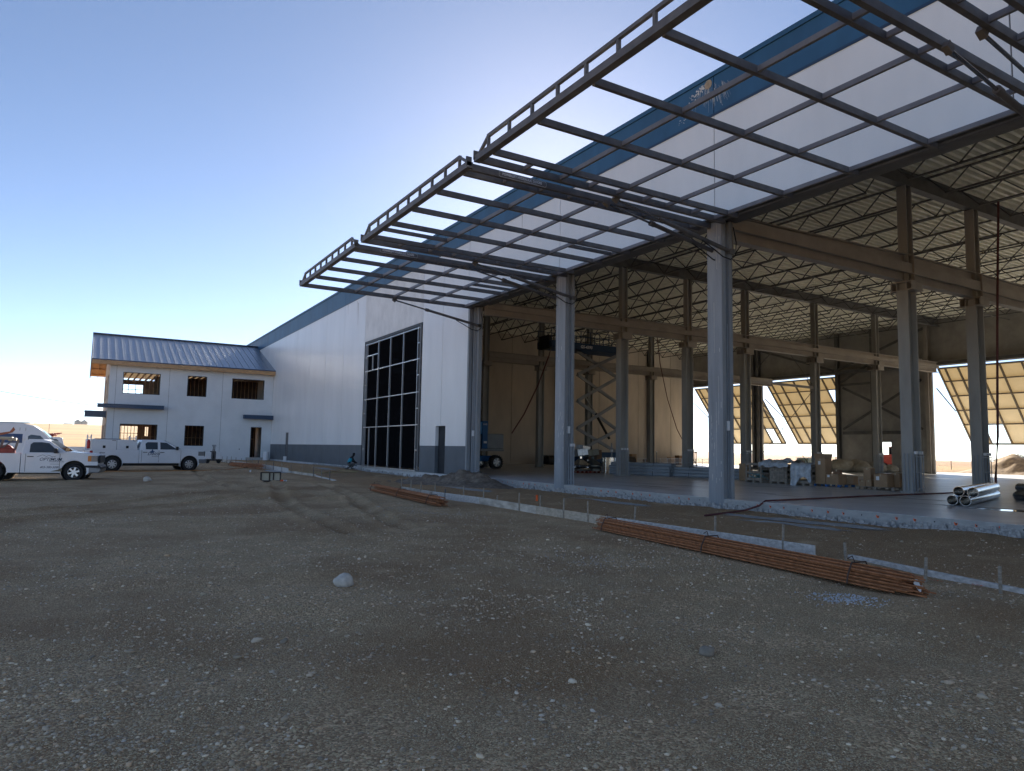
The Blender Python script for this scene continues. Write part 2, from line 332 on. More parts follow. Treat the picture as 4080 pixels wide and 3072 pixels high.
# loose stones on the gravel: one object, uncountable
def stones(name, cnt, rmin, rmax, smin, smax, sub, seed, pw=2.0):
    rg = np.random.default_rng(seed); bmb = bmesh.new(); bmesh.ops.create_icosphere(bmb, subdivisions=sub, radius=1.0)
    bv = np.array([v.co[:] for v in bmb.verts]); bf = np.array([[v.index for v in f.verts] for f in bmb.faces]); bmb.free()
    r = rmin * (rmax / rmin) ** (rg.random(cnt) ** 0.85); th = np.radians(rg.uniform(-22, 78, cnt)); x = EYE.x + r * np.sin(th); y = r * np.cos(th)
    keep = (x < -0.6) & (y > 0.6); dens = vnoise(x * 0.55, y * 0.55, 9) * 0.6 + vnoise(x * 1.7, y * 1.7, 12) * 0.4
    keep &= rg.random(cnt) < np.clip((dens - .20) * 2.0, 0.16, 1); keep &= ~((x > -7.0) & (rg.random(cnt) < .45))
    x, y, r = x[keep], y[keep], r[keep]; n = len(x)
    s = smin * (smax / smin) ** (rg.random(n) ** pw)
    sc = np.stack([s * rg.uniform(.8, 1.4, n), s * rg.uniform(.7, 1.1, n), s * rg.uniform(.35, .7, n)], -1); a = rg.uniform(0, 6.283, n); ca, sa = np.cos(a), np.sin(a)
    jit = 1 + rg.uniform(-.22, .22, (n, len(bv))); P = bv[None] * jit[..., None] * sc[:, None, :]
    tilt = rg.uniform(-.3, .3, (n, 1)); Pz = P[..., 2] + P[..., 0] * tilt; Px = P[..., 0] * ca[:, None] - P[..., 1] * sa[:, None]; Py = P[..., 0] * sa[:, None] + P[..., 1] * ca[:, None]
    z = gz(x, y) + sc[:, 2] * 0.25
    co = np.stack([Px + x[:, None], Py + y[:, None], Pz + z[:, None]], -1).reshape(-1, 3)
    fc = (bf[None] + (np.arange(n) * len(bv))[:, None, None]).reshape(-1, 3)
    me = np_mesh(name, co, fc, 3); me.shade_smooth()
    at = me.attributes.new('tone', 'FLOAT', 'POINT'); at.data.foreach_set('value', np.repeat(rg.random(n), len(bv)).astype(np.float32))
    return me
def stone_material():
    m = bpy.data.materials.new('river_stone'); m.use_nodes = True; nt = m.node_tree; b = nt.nodes['Principled BSDF']; b.inputs['Roughness'].default_value = 0.85; b.inputs['Specular IOR Level'].default_value = 0.3
    a = nt.nodes.new('ShaderNodeAttribute'); a.attribute_name = 'tone'; r = nt.nodes.new('ShaderNodeValToRGB'); e = r.color_ramp.elements
    for _ in range(4): e.new(0.5)
    for q, (p, c) in zip(e, [(0, (0.324, 0.254, 0.180)), (.35, (0.510, 0.389, 0.259)), (.6, (0.680, 0.549, 0.402)), (.8, (0.645, 0.422, 0.242)), (.93, (1.000, 0.831, 0.593)), (1, (0.770, 0.655, 0.529))]): q.position = p; q.color = (*c, 1)
    nt.links.new(a.outputs['Fac'], r.inputs[0]); nt.links.new(r.outputs[0], b.inputs['Base Color']); return m
STONE = stone_material()
for nm, args in (('gravel_stones', (135000, 1.9, 30, 0.0045, 0.020, 1, 3, 2.4)), ('gravel_cobbles', (1500, 2.0, 30, 0.014, 0.040, 2, 5, 3.4))):
    me = stones(nm, *args); me.materials.append(STONE); o = bpy.data.objects.new(nm, me); COL.objects.link(o)
    tag(o, 'loose grey river gravel scattered over the yard' if nm == 'gravel_stones' else 'larger rounded stones strewn among the gravel', 'gravel', kind='stuff')

# ------------------------------------------------------------------ floor slab
conc = M('slab_concrete', (0.575, 0.585, 0.59), 0.36, var=0.14, scale=0.7, bump=0.05, bscale=12, spec=0.45, det=6)
conc_edge = M('slab_edge_concrete', (0.40, 0.39, 0.37), 0.85, var=0.13, scale=3, bump=0.25, bscale=18, stretch=(1, 1, 2))
slab = MB().box(0.0, 52.4, -45, 79, -0.5, 0.0).build('concrete_slab', conc); tag(slab, kind='structure')
MB().box(-0.006, 0.0, -3, 33.6, -0.5, -0.004).build('slab_face', conc_edge, slab)
# rough spilled concrete along the foot of the slab
sp = MB()
for i in range(1300):
    y = random.uniform(2, 33) if i < 1000 else random.uniform(36, 62); r = random.uniform(0.02, 0.09); zb = gzs(-0.1, y)
    x = -random.random() ** 2 * 0.35 - 0.01; k = random.randint(5, 7); ang = random.random() * 6
    pts = [(x + r * math.cos(ang + 6.283 * q / k) * random.uniform(.7, 1.2), y + 1.6 * r * math.sin(ang + 6.283 * q / k) * random.uniform(.7, 1.2)) for q in range(k)]
    h = random.uniform(0.05, 0.17) * max(0.2, 1 + x * 2.4)
    b0 = len(sp.v); sp.v += [(px, py, zb - .03) for px, py in pts] + [(x + (px - x) * .55, y + (py - y) * .55, zb + h) for px, py in pts]
    sp.f += [tuple(b0 + k + q for q in range(k))] + [(b0 + q, b0 + (q + 1) % k, b0 + k + (q + 1) % k, b0 + k + q) for q in range(k)]
o = sp.build('concrete_rubble', M('pale_rubble', (0.40, 0.38, 0.355), 0.9, var=0.3, scale=12), smooth=False); tag(o, 'pale lumps of spilled concrete along the foot of the slab', 'rubble', kind='stuff')
# dowel holes sprayed orange on the slab edge
dh = MB().disc((-0.0085, 0, -0.10), 0.018, 8, (-1, 0, 0)).mesh('dowel_hole'); dh.materials.append(black_pl)
sp = MB(); 
for k in range(9): sp.disc((-0.0070 - k * 0.0001, random.gauss(0, 0.014), -0.10 + random.gauss(0, .018)), random.uniform(.007, .018), 7, (-1, 0, 0), .3)
om = sp.mesh('paint_mark'); om.materials.append(orange_pt)
for i in range(62):
    y = 2.4 + i * 0.47 + random.uniform(-.03, .03)
    if 15.2 < y < 16.7 or 23.6 < y < 25.5: continue
    o = bpy.data.objects.new('dowel_hole', dh); COL.objects.link(o); o.location = (0, y, 0); o.parent = slab
    if i % 4 != 3:
        p = bpy.data.objects.new('paint_mark', om); COL.objects.link(p); p.parent = o; p.scale = (1, random.uniform(.7, 1.3), 1); 
# ------------------------------------------------------------------ the hangar
HG = thing('hangar', 'large white hangar with blue parapet and open steel-framed interior', 'hangar', (0, 33, 0))
def split_boxes(mb, y0, y1, z0, z1, holes, x0, x1, swap=False):
    """wall rectangle y0..y1, z0..z1 minus rectangular holes, as butted boxes"""
    ys = sorted({y0, y1, *[min(max(h[0], y0), y1) for h in holes], *[min(max(h[1], y0), y1) for h in holes]})
    for a, b in zip(ys, ys[1:]):
        if b - a < 1e-4: continue
        zs = [(z0, z1)]
        for h in holes:
            if h[0] < b - 1e-4 and h[1] > a + 1e-4:
                nz = []
                for c, d in zs:
                    if h[2] > c: nz.append((c, min(d, h[2])))
                    if h[3] < d: nz.append((max(c, h[3]), d))
                zs = [q for q in nz if q[1] - q[0] > 1e-4]
        for c, d in zs:
            if swap: mb.box(a, b, x0, x1, c, d)
            else: mb.box(x0, x1, a, b, c, d)
    return mb
G = 0.018                      # half-width of the recessed panel joints
ZW, ZB, ZC = 1.57, 12.65, 14.0
holes = [(36.15, 37.45, -1, 2.70), (71.55, 72.63, -1, 2.73), (40.0, 50.05, -1, 9.10)]
bounds = [79.38, 74.5, 69.67, 64.8, 59.9, 55.03, 50.1, 39.65, 36.8, 33.66]
for hi, lo in zip(bounds, bounds[1:]):
    if hi == 50.1:
        split_boxes(MB(), lo + G, hi - G, 9.10, ZB, [], 0, .25).build('wall_panel', M('patched_wall_paint', (0.74, 0.735, 0.72), 0.45, var=0.10, scale=1.1, bump=0.06, bscale=3, stretch=(1, 1, 0.6), det=8), HG)
    else:
        split_boxes(MB(), lo + G, hi - G, ZW, ZB, holes, 0, .25).build('wall_panel', white_wall, HG)
        split_boxes(MB(), lo + G, hi - G, -0.30, ZW, holes, 0.001, .25).build('wainscot_panel', grey_wall, HG)
top_bounds = [99.5, 94.3, 89.2, 84.3] + bounds + [25.12, 16.21, 7.4, -1.5, -10.4, -19.3, -28, -37]
for hi, lo in zip(top_bounds, top_bounds[1:]):
    MB().box(-0.004, .25, lo + G, hi - G, ZB, ZC).build('parapet_panel', blue_wall, HG)
    if hi > 79.4: MB().box(0, .25, lo + G, hi - G, -0.3, ZB).build('wall_panel', white_wall, HG)
    if hi <= 33.7 and lo > -11: MB().box(0, .25, lo + G, hi - G, 9.05, ZB).build('wall_panel', white_wall, HG)
    elif hi <= -10: MB().box(0, .25, lo + G, hi - G, -.3, ZB).build('wall_panel', white_wall, HG)
MB().box(0.03, .24, -37, 99.5, 9.1, 13.9).build('joint_backing', M('joint_sealant', (0.12, 0.12, 0.125), 0.8, var=0), HG)
MB().box(0.03, .24, 50.1, 99.5, -.3, 9.099).build('joint_backing', MATS['joint_sealant'], HG)
MB().box(-0.05, .32, -37, 99.6, ZC, ZC + .16).build('parapet_cap', blue_wall, HG)
MB().box(-0.03, -0.0045, -37, 99.5, ZB - .03, ZB + .05).build('parapet_trim', blue_trim, HG)
# parapets and roof on the other sides
MB().box(.3, 45.4, -.0 + 99.3, 99.6, -.3, 14.1).build('end_wall', white_wall, HG)
MB().box(.26, 45.3, -37.3, -37, -.3, 14.1).build('end_wall', white_wall, HG)
# core hole with mortar splatter on the blue parapet
sp = MB()
for k in range(150):   # fan of mortar thrown from the core hole
    t = random.random(); y = 16.50 + 1.15 * t + random.gauss(0, .07 + .05 * t); z = 13.86 - .95 * t * t + random.gauss(0, .05); sp.disc((-0.0062 - k * .00004, y, max(12.72, min(13.95, z))), random.uniform(.006, .045) * (1.1 - .7 * t), 6, (-1, 0, 0), .4)
for k in range(90):
    y = 16.2 + random.gauss(.15, .40); z = 13.75 - random.random() * .5; l = random.uniform(.08, .5); wd = random.uniform(.0025, .007); s_ = (y - 16.45) * .5
    zb = max(z - l, 12.72); x = -0.0128 - k * .00003
    sp.add([(x, y - wd, z), (x, y + wd, z), (x, y + wd * .5 + s_ * l, zb), (x, y - wd * .5 + s_ * l, zb)], [(0, 1, 2, 3)])
spo = sp.build('mortar_splatter', mortar, HG, fix=False); spo['kind'] = 'stuff'
MB().disc((-0.0165, 16.44, 13.81), 0.16, 20, (-1, 0, 0)).build('core_hole', M('core_hole', (0.40, 0.30, 0.20), 0.9, var=.2, scale=6), HG)

for y, z1, z0, wd in ((51.85, 12.35, 10.6, .05), (52.1, 12.5, 11.4, .03), (54.3, 12.6, 11.8, .025), (28.3, 12.6, 11.2, .02)):
    MB().add([(-.0015, y - wd, z1), (-.0015, y + wd, z1), (-.0015, y + wd * .35, z0), (-.0015, y - wd * .35, z0)], [(0, 1, 2, 3)]).build('rust_streak', M('rust_streak', (.42, .38, .34), .8, var=.15, scale=6), HG, fix=False)
# curtain-wall opening, filled with opaque matte black panes behind aluminium mullions
my = [50.0, 49.7, 47.4, 45.12, 42.85, 40.5, 40.15]; mz = [0.14, 2.84, 4.85, 6.9, 8.85]
MB().box(0.02, .12, 39.72, 49.98, 8.93, 9.09).build('window_header', M('black_flashing', (0.02, 0.021, 0.024), 0.5, var=0), HG)
for i, (a, b) in enumerate(zip(my, my[1:])):
    for j, (c, d) in enumerate(zip(mz, mz[1:])):
        MB().box(.155, .16, b + .03, a - .03, c + .03, d - .03).build('pane', pane_black, HG)
for y in my: MB().box(.06, .17, y - .025, y + .025, .1, 8.93).build('mullion', aluminium, HG)
for z in mz[1:]: MB().box(.055, .15, 40.18, 49.97, z - .025, z + .025).build('transom', aluminium, HG)
for z in (1.3, 3.85, 5.9, 7.9):
    for a, b in ((50.0, 49.7), (40.5, 40.15)): MB().box(.06, .15, b + .03, a - .03, z - .03, z + .03).build('transom', aluminium, HG)
MB().box(.06, .15, 47.43, 49.67, 7.97, 8.03).build('transom', aluminium, HG); MB().box(.06, .15, 48.5, 48.55, 6.93, 7.97).build('mullion', aluminium, HG); MB().box(.06, .15, 48.8, 48.86, .1, 2.8).build('mullion', aluminium, HG)
MB().box(-.12, .2, 39.95, 50.5, .02, .10).build('window_sill', galv, HG)
MB().box(-.03, .06, 39.8, 39.99, .3, 9.0).build('jamb_angle', frame_dark, HG)
# small openings
MB().box(.2, .249, 36.15, 37.45, -.05, 2.70).build('doorway_backing', M('dark_doorway', (0.03, 0.032, 0.036), 0.8, var=0.2), HG)
MB().box(.15, .249, 71.55, 72.63, 0.1, 2.73).build('slot_window', MATS['dark_doorway'], HG)
MB().box(-.08, .0, 71.9, 72.9, -.14, .38).build('meter_box', paper, HG)

# jamb columns of the door bays
def jamb(y0, y1, name='jamb_column'):
    c = MB(); c.box(-.02, .13, y0, y1, -.32, 8.99); c.box(.13, .32, y0 + .12, y1 - .12, 0, 8.99); c.box(.32, .46, y0 - .01, y1, 0, 8.99)
    o = c.build(name, steel_grey, HG)
    p = MB(); p.tube((.19, y0 + .06, .02), (.19, y0 + .06, 8.9), .02, 8); p.tube((.27, y0 + .05, .02), (.27, y0 + .05, 5.6), .014, 8); p.build('conduit', conduit, o)
    MB().box(.17, .28, y0 - .02, y0 + .10, 2.15, 2.45).build('junction_box', paper, o)
    d = MB()   # vertical drips of mortar
    for k in range(26):
        y = random.uniform(y0 + .03, y1 - .03); z = random.uniform(.4, 8.6) if k > 14 else random.uniform(.4, 3.0); l = random.uniform(.05, .22) if k < 20 else random.uniform(.6, 2.6)
        d.box(-.0225 - k * .0001, -.0201, y, y + (.012 if k < 20 else .007), z, min(8.9, z + l))
    d.build('mortar_drip', mortar, o)['kind'] = 'stuff'
    return o
jC = jamb(15.92, 16.54); jB = jamb(24.62, 25.32); jD = jamb(6.6, 7.2)
a_ = MB(); a_.box(.26, .36, 33.36, 33.66, 0, 8.99); a_.box(.36, .58, 33.12, 33.40, 0, 8.99); a_.box(-.005, .20, 33.50, 33.655, 0, 8.99)
jA = a_.build('jamb_column', steel_grey, HG)
p = MB(); p.tube((.24, 33.42, 0), (.24, 33.42, 8.8), .02, 8); p.tube((.30, 33.32, 0), (.30, 33.32, 8.8), .014, 8); p.build('conduit', conduit, jA)
MB().box(.22, .32, 33.28, 33.40, 2.1, 2.4).build('junction_box', paper, jA)
# conduit riser groups at the foot of B
p = MB()
for k in range(4):
    y = 24.58; x = .20 + k * .08; p.tube((x, y - .03 * (k % 2), .0), (x, y - .03 * (k % 2), 1.62), .022, 8)
for z in (.18, .72): p.box(.14, .50, 24.53, 24.56, z, z + .03)
p.build('conduit', conduit, jB)
for k in range(2): MB().box(.26 + k * .13, .34 + k * .13, 24.50, 24.60, 1.6, 1.72).build('junction_box', paper, jB)
# beam over the openings that carries the door hinges
MB().box(.26, .80, -11, 33.66, 9.05, 9.52).build('header_beam', steel_dark, HG)
MB().box(-.30, .27, -11, 33.66, 9.008, 9.047).build('hinge_plate', steel_dark, HG)

# interior columns, crane beams, rafters
def icol(x, y, dpt=.6, wd=.42, ztop=12.55, foot=True, top_d=.42):
    c = MB(); c.ibeam((x, y, 0), (x, y, 8.15), dpt, wd, .045, .04, up=(1, 0, 0))
    c.ibeam((x + .05, y, 8.15), (x + .05, y, ztop), top_d, wd * .85, .04, .035, up=(1, 0, 0))
    c.box(x - dpt / 2 - .06, x + dpt / 2 + .06, y - wd / 2 - .06, y + wd / 2 + .06, 0, .05)
    o = c.build('column', steel_in, HG)
    k = MB(); k.box(x - dpt / 2 - .06, x + dpt / 2 + .12, y - .46, y + .46, 8.12, 8.16); k.box(x - dpt / 2 - .06, x + dpt / 2 + .12, y - .46, y + .46, 8.46, 8.50)
    for q in (-.42, -.2, .2, .42): k.box(x - dpt / 2 - .05, x + dpt / 2 + .1, y + q - .015, y + q + .015, 8.16, 8.46)
    k.box(x - .02, x + .02, y - .44, y + .44, 8.16, 8.46)
    k.build('bracket', steel_brown, o)
    if foot:
        p = MB()
        for q in range(6):
            yy = y - wd / 2 - .03 - .02 * (q % 2); xx = x - dpt / 2 + .02 + q * dpt / 5.2; p.tube((xx, yy, 0), (xx, yy, 1.55), .018, 7)
        for q in range(3):
            xx = x - dpt / 2 - .035; yy = y - wd / 2 + .04 + q * .15; p.tube((xx, yy, 0), (xx, yy, 1.55), .018, 7)
        for z in (.14, .80, 1.42): p.box(x - dpt / 2 - .07, x + dpt / 2 + .05, y - wd / 2 - .075, y - wd / 2 - .01, z, z + .03)
        p.build('conduit', conduit, o)
        for q in range(3): MB().box(x - dpt / 2 + .03 + q * .2, x - dpt / 2 + .12 + q * .2, y - wd / 2 - .12, y - wd / 2 - .02, 1.52, 1.64).build('junction_box', paper, o)
    return o
for x in (11.1, 16.4): icol(x, 16.3, .62, .46)
for x in (10.1, 15.45, 20.8, 28.2, 35.7): icol(x, 33.0)
for x in (10.1, 15.4, 20.5, 27.7, 35.7): icol(x, 50.0, .55, .4, foot=False)
def crane(y, x0, x1, z0, z1, zl=None):
    c = MB(); zl = zl or z1
    # tapering first bay, then even depth
    xm = min(11.2, x1)
    c.add([(x0, y - .02, z0 + .04), (xm, y - .02, z0 + .04), (xm, y - .02, z1 - .03), (x0, y - .02, zl - .03), (x0, y + .02, z0 + .04), (xm, y + .02, z0 + .04), (xm, y + .02, z1 - .03), (x0, y + .02, zl - .03)],
          [(0, 1, 2, 3), (7, 6, 5, 4), (0, 4, 5, 1), (1, 5, 6, 2), (2, 6, 7, 3), (3, 7, 4, 0)])
    c.bar((x0, y, zl - .015), (xm, y, z1 - .015), .36, .03); c.box(x0, xm, y - .17, y + .17, z0, z0 + .04)
    if x1 > xm: c.box(xm + .001, x1, y - .02, y + .02, z0 + .04, z1 - .03); c.box(xm + .001, x1, y - .18, y + .18, z1 - .03, z1); c.box(xm + .001, x1, y - .17, y + .17, z0, z0 + .04)
    o = c.build('crane_beam', steel_brown, HG)
    ch = MB(); ch.box(x0, x1, y - .24, y - .19, z0 + .32, min(zl, z1) - .06); ch.box(x0, x1, y - .30, y - .241, z0 + .32, z0 + .36); ch.build('crane_channel', steel_brown, o)
    return o
crane(16.3, .50, 26, 8.50, 9.66, 9.32); crane(33.0, .62, 44.4, 8.56, 9.45, 9.25); crane(50.0, 10.3, 44.4, 8.52, 9.32)
st = MB()
for x in (11.2, 16.55): st.box(x - .015, x + .015, 15.99, 16.10, 8.5, 9.60)
for x in (.62, .52): st.box(x - .02, x + .02, 16.0, 16.25, 8.1, 9.25)
st.build('stiffener', steel_brown, HG)
for y in (16.3, 33.0, 50.0, -.7):
    MB().ibeam((.55, y, 12.88), (44.9, y, 12.88), .64, .34, .035, .03).build('rafter', steel_dark, HG)
    MB().box(.35, .75, y - .2, y + .2, 9.525, 13.2).build('column', steel_dark, HG)
# open-web joists, one mesh per bay shared by all joists of that bay
def joist_mesh(L):
    m = MB(); zt, zb = 13.20, 12.30
    m.box(-.07, -.01, .1, L - .1, zt - .05, zt); m.box(.01, .07, .1, L - .1, zt - .05, zt); m.box(-.06, -.01, .9, L - .9, zb, zb + .05); m.box(.01, .06, .9, L - .9, zb, zb + .05)
    n = max(4, round((L - 1.8) / 1.9)); s = (L - 1.8) / n
    m.bar((0, .2, zt - .03), (0, .95, zb + .03), .04, .04)
    for i in range(n):
        y = .9 + i * s; m.bar((0, y, zb + .03), (0, y + s / 2, zt - .03), .045, .045); m.bar((0, y + s / 2, zt - .03), (0, y + s, zb + .03), .045, .045)
    m.bar((0, L - .2, zt - .03), (0, L - .95, zb + .03), .04, .04)
    me = m.mesh('joist'); me.materials.append(joist_steel); return me
for y0, y1 in ((-.7, 16.3), (16.3, 33.0), (33.0, 50.0), (50.0, 62.0)):
    jm = joist_mesh(y1 - y0); x = 1.9
    while x < 44.5:
        o = bpy.data.objects.new('joist', jm); COL.objects.link(o); o.location = (x, y0, 0); o.parent = HG; o.matrix_parent_inverse = WORLD['hangar'].inverted(); x += 2.68
# horizontal bridging between joists
for y in (7.8, 22.0, 27.3, 38.6, 44.2):
    MB().box(.9, 44.5, y - .02, y + .02, 12.25, 12.295).build('bridging', steel_dark, HG)
# steel roof deck: ribs run across the hangar
dk = MB(); yy = -11.0; pr = []
while yy < 79: pr += [(yy, 13.205), (yy + .14, 13.205), (yy + .16, 13.40), (yy + .34, 13.40)]; yy += .36
n = len(pr); dk.v = [(.25, a, b) for a, b in pr] + [(45.2, a, b) for a, b in pr]; dk.f = [(i, i + 1, n + i + 1, n + i) for i in range(n - 1)]
dk.build('roof_deck', deck_metal, HG, fix=False)
MB().box(.25, 45.2, -37, 99.4, 13.42, 13.55).build('roof_membrane', M('roof_membrane', (0.5, 0.5, 0.5), 0.9, var=.05), HG)

# partition wall at the far end of the hall, bare concrete panels
xs = [.3, 7.0, 13.4, 19.8, 25.4, 31.0, 36.6, 41.6, 44.99]
for a, b in zip(xs, xs[1:]): MB().box(a + .02, b - .02, 62.0, 62.2, 0, 13.2).build('wall_panel', tan_wall, HG)
MB().box(.3, 45, 62.05, 62.19, 0, 13.1).build('joint_backing', MATS['joint_sealant'], HG)
for x in (9.2, 25.4, 38.0): MB().ibeam((x, 61.8, 0), (x, 61.8, 13.1), .3, .25, .02, .02, up=(0, 1, 0)).build('wall_post', steel_dark, HG)
# back wall with its door bays
bh = [(25.2, 33.74, -1, 9.2), (16.4, 24.8, -1, 9.2), (7.6, 16.0, -1, 9.2), (-1.3, 7.0, -1, 9.2), (-10.2, -1.9, -1, 9.2), (42.72, 51.7, -1, 9.2), (52.76, 62.0, -1, 9.2), (37.5, 38.6, -1, 2.7), (35.6, 36.44, -1, 2.05)]
bb = [-37, -20, -9, 0, 8.2, 16, 25, 33.74, 42.72, 52.2, 62.2, 70, 79, 89, 99.3]
for a, b in zip(bb, bb[1:]): split_boxes(MB(), a + .01, b - .01, 0, 14.1, bh, 45.0, 45.22).build('wall_panel', back_wall, HG)
for y in (33.95, 42.5, 51.9, 52.55, 38.9): MB().ibeam((44.75, y, 0), (44.75, y, 13.1), .4, .3, .03, .025, up=(1, 0, 0)).build('column', steel_dark if y != 33.95 else steel_brown, HG)
br = [((42.1, 8.37), (39.1, 9.95)), ((41.9, 7.87), (39.0, 6.4)), ((41.95, 3.9), (39.0, 5.55)), ((42.1, 8.12), (38.9, 8.15)), ((42.0, 3.55), (36, 3.55)), ((38.1, 6.05), (34.4, 8.1)), ((38.1, 5.8), (34.4, 3.8)), ((51.6, 12.5), (42.8, 9.6)), ((42.4, 9.6), (34, 12.6))]
for a, b in br: MB().bar((44.62, a[0], a[1]), (44.62, b[0], b[1]), .05, .22 if a[1] != b[1] else .3).build('brace', steel_dark, HG)
MB().box(44.5, 44.99, -10, 62, 9.22, 9.5).build('header_beam', steel_dark, HG)
# cross rods and strut between two columns of the middle line
for (xa, za), (xb, zb) in (((23.46, 8.5), (21.0, 6.5)), ((25.6, 8.5), (28.0, 6.45)), ((21.1, 6.1), (28.0, .25)), ((21.1, .3), (28.0, 6.1))):
    MB().tube((xa, 33.0 + (.04 if xa < xb else -.04), za), (xb, 33.0 + (.04 if xa < xb else -.04), zb), .022, 6).build('brace_rod', steel_dark, HG)
MB().bar((21.1, 33.0, 6.36), (27.9, 33.0, 6.3), .16, .16).build('strut', steel_brown, HG)
MB().box(44.7, 44.95, 34.5, 34.95, 9.6, 9.95).build('camera_housing', paper, HG)

# ------------------------------------------------------------------ the front hydraulic doors, raised level
def cylinder(door, y):
    rod = MB().tube((-4.42, y, 8.78), (-2.55, y, 8.47), .036, 10); r = rod.build('hydraulic_rod', rod_steel, door, smooth=True)
    b = MB(); b.tube((-2.65, y, 8.487), (.42, y, 7.98), .068, 12); b.tube((-2.72, y, 8.498), (-2.55, y, 8.47), .085, 12); b.build('hydraulic_barrel', frame_dark, door, smooth=True)
    MB().bar((-4.5, y, 8.84), (-4.34, y, 8.74), .12, .16).build('clevis', steel_dark, door); MB().box(.3, .5, y - .08, y + .08, 7.9, 8.06).build('pivot_bracket', steel_dark, door)
    h = MB(); h.path([(-1.0, y - .08, 8.12), (-.55, y - .1, 7.93), (-.1, y - .12, 7.72), (.25, y - .12, 7.68), (.5, y - .1, 7.85), (.56, y - .08, 8.3), (.45, y - .06, 8.8)], .02, 6); h.build('hydraulic_hose', rubber, door, smooth=True)
def raised_door(yl, yr, longs, label, nv, inner, extra=(), cyl=True, sign=False):
    """yl > yr: outer chord positions; longs: inner chords"""
    d = thing('hydraulic_gate', label, 'hangar door', (-.1, (yl + yr) / 2, 8.9), group='raised hydraulic door frames')
    for y in (yl, yr): MB().box(-9.0, -.02, y - .055, y + .055, 8.82, 9.0).build('edge_chord', frame_dark, d)
    for y in longs: MB().box(-8.93, -.1, y - .05, y + .05, 8.83, 8.99).build('chord', frame_dark, d)
    for x in (-6.5, -4.5, -2.57, -.52):
        cuts = sorted([yl, yr, *longs]);
        for a, b in zip(cuts, cuts[1:]): MB().box(x - .035, x + .035, a + .052, b - .052, 8.86, 8.975).build('girt', girt_grey, d)
    for a, b in inner:
        for x in (-7.7, -5.5, -3.5, -1.5): MB().box(x - .03, x + .03, a + .052, b - .052, 8.86, 8.97).build('rung', girt_grey, d)
    for a, b, x0, x1 in extra: MB().box(x0, x1, a - .04, a + .04, 8.85, 8.975).build('trimmer', frame_dark, d)
    MB().box(-9.12, -8.94, yr - .12, yl + .12, 8.84, 9.005).build('end_chord', frame_dark, d)
    lo, hi = yr + .5, yl - .5
    MB().box(-9.07, -8.99, lo - .04, hi + .04, 9.30, 9.38).build('truss_chord', frame_dark, d)
    for i in range(nv):
        y = lo + (hi - lo) * i / (nv - 1); MB().box(-9.065, -8.995, y - .035, y + .035, 9.006, 9.30).build('truss_post', frame_dark, d)
    for a, b in ((lo, yr - .05), (hi, yl + .05)): MB().bar((-9.03, a, 9.34), (-9.03, b, 9.0), .07, .07).build('truss_brace', frame_dark, d)
    for y in (yr - .1, yl + .1): MB().box(-9.14, -8.98, y - .02, y + .02, 8.90, 9.14).build('end_plate', frame_dark, d)
    MB().tube((-.02, yr, 8.965), (-.02, yl, 8.965), .04, 8).build('hinge_tube', steel_dark, d)
    if cyl:
        for y in (yl + .10, yr - .10): cylinder(d, y)
    if sign:
        m = frame4((-8.0, yr - .0575, 8.89), (1, 0, 0), (0, 0, 1)); lt = M('pale_sign_paint', (0.62, 0.63, 0.64), .6, var=0)
        text('POWERLIFT HYDRAULIC DOORS', .095, lt, d, m, bold=.003, sx=.92); text('of Southern Alberta Inc.', .045, lt, d, frame4((-7.3, yr - .0575, 8.845), (1, 0, 0), (0, 0, 1)))
        fr = MB()
        for (xa, za), (xb, zb) in (((-8.06, 8.985), (-6.6, 8.985)), ((-8.06, 8.835), (-6.6, 8.835)), ((-8.1, 8.86), (-8.1, 8.96)), ((-6.56, 8.86), (-6.56, 8.96)), ((-8.1, 8.96), (-8.06, 8.985)), ((-8.1, 8.86), (-8.06, 8.835)), ((-6.56, 8.96), (-6.6, 8.985)), ((-6.56, 8.86), (-6.6, 8.835))):
            fr.bar((xa, yr - .056, za), (xb, yr - .056, zb), .003, .008)
        fr.build('sign_border', lt, d)
    return d
raised_door(15.80, 6.62, [15.2, 13.15, 11.1, 9.05, 7.05], 'nearest raised steel door frame, cut off by the top of the picture', 9, [(15.2, 15.80), (6.62, 7.05)])
raised_door(24.55, 16.42, [23.93, 22.1, 20.37, 18.55, 16.85], 'middle raised steel door frame with a maker sign on its edge', 9, [(23.93, 24.55), (16.42, 16.85)], extra=[(22.87, 0, -8.93, -6.46), (20.9, 0, -2.53, -.56)], sign=True)
raised_door(33.1, 25.48, [31.15, 29.33, 27.5, 25.9], 'farthest raised steel door frame, beside the white wall', 9, [(25.48, 25.9)], extra=[(28.4, 0, -2.53, -.56)], sign=True)
raised_door(5.85, -2.9, [5.3, 3.4, 1.4, -.6, -2.4], 'raised steel door frame whose corner shows at the top right edge', 9, [(5.3, 5.85)])

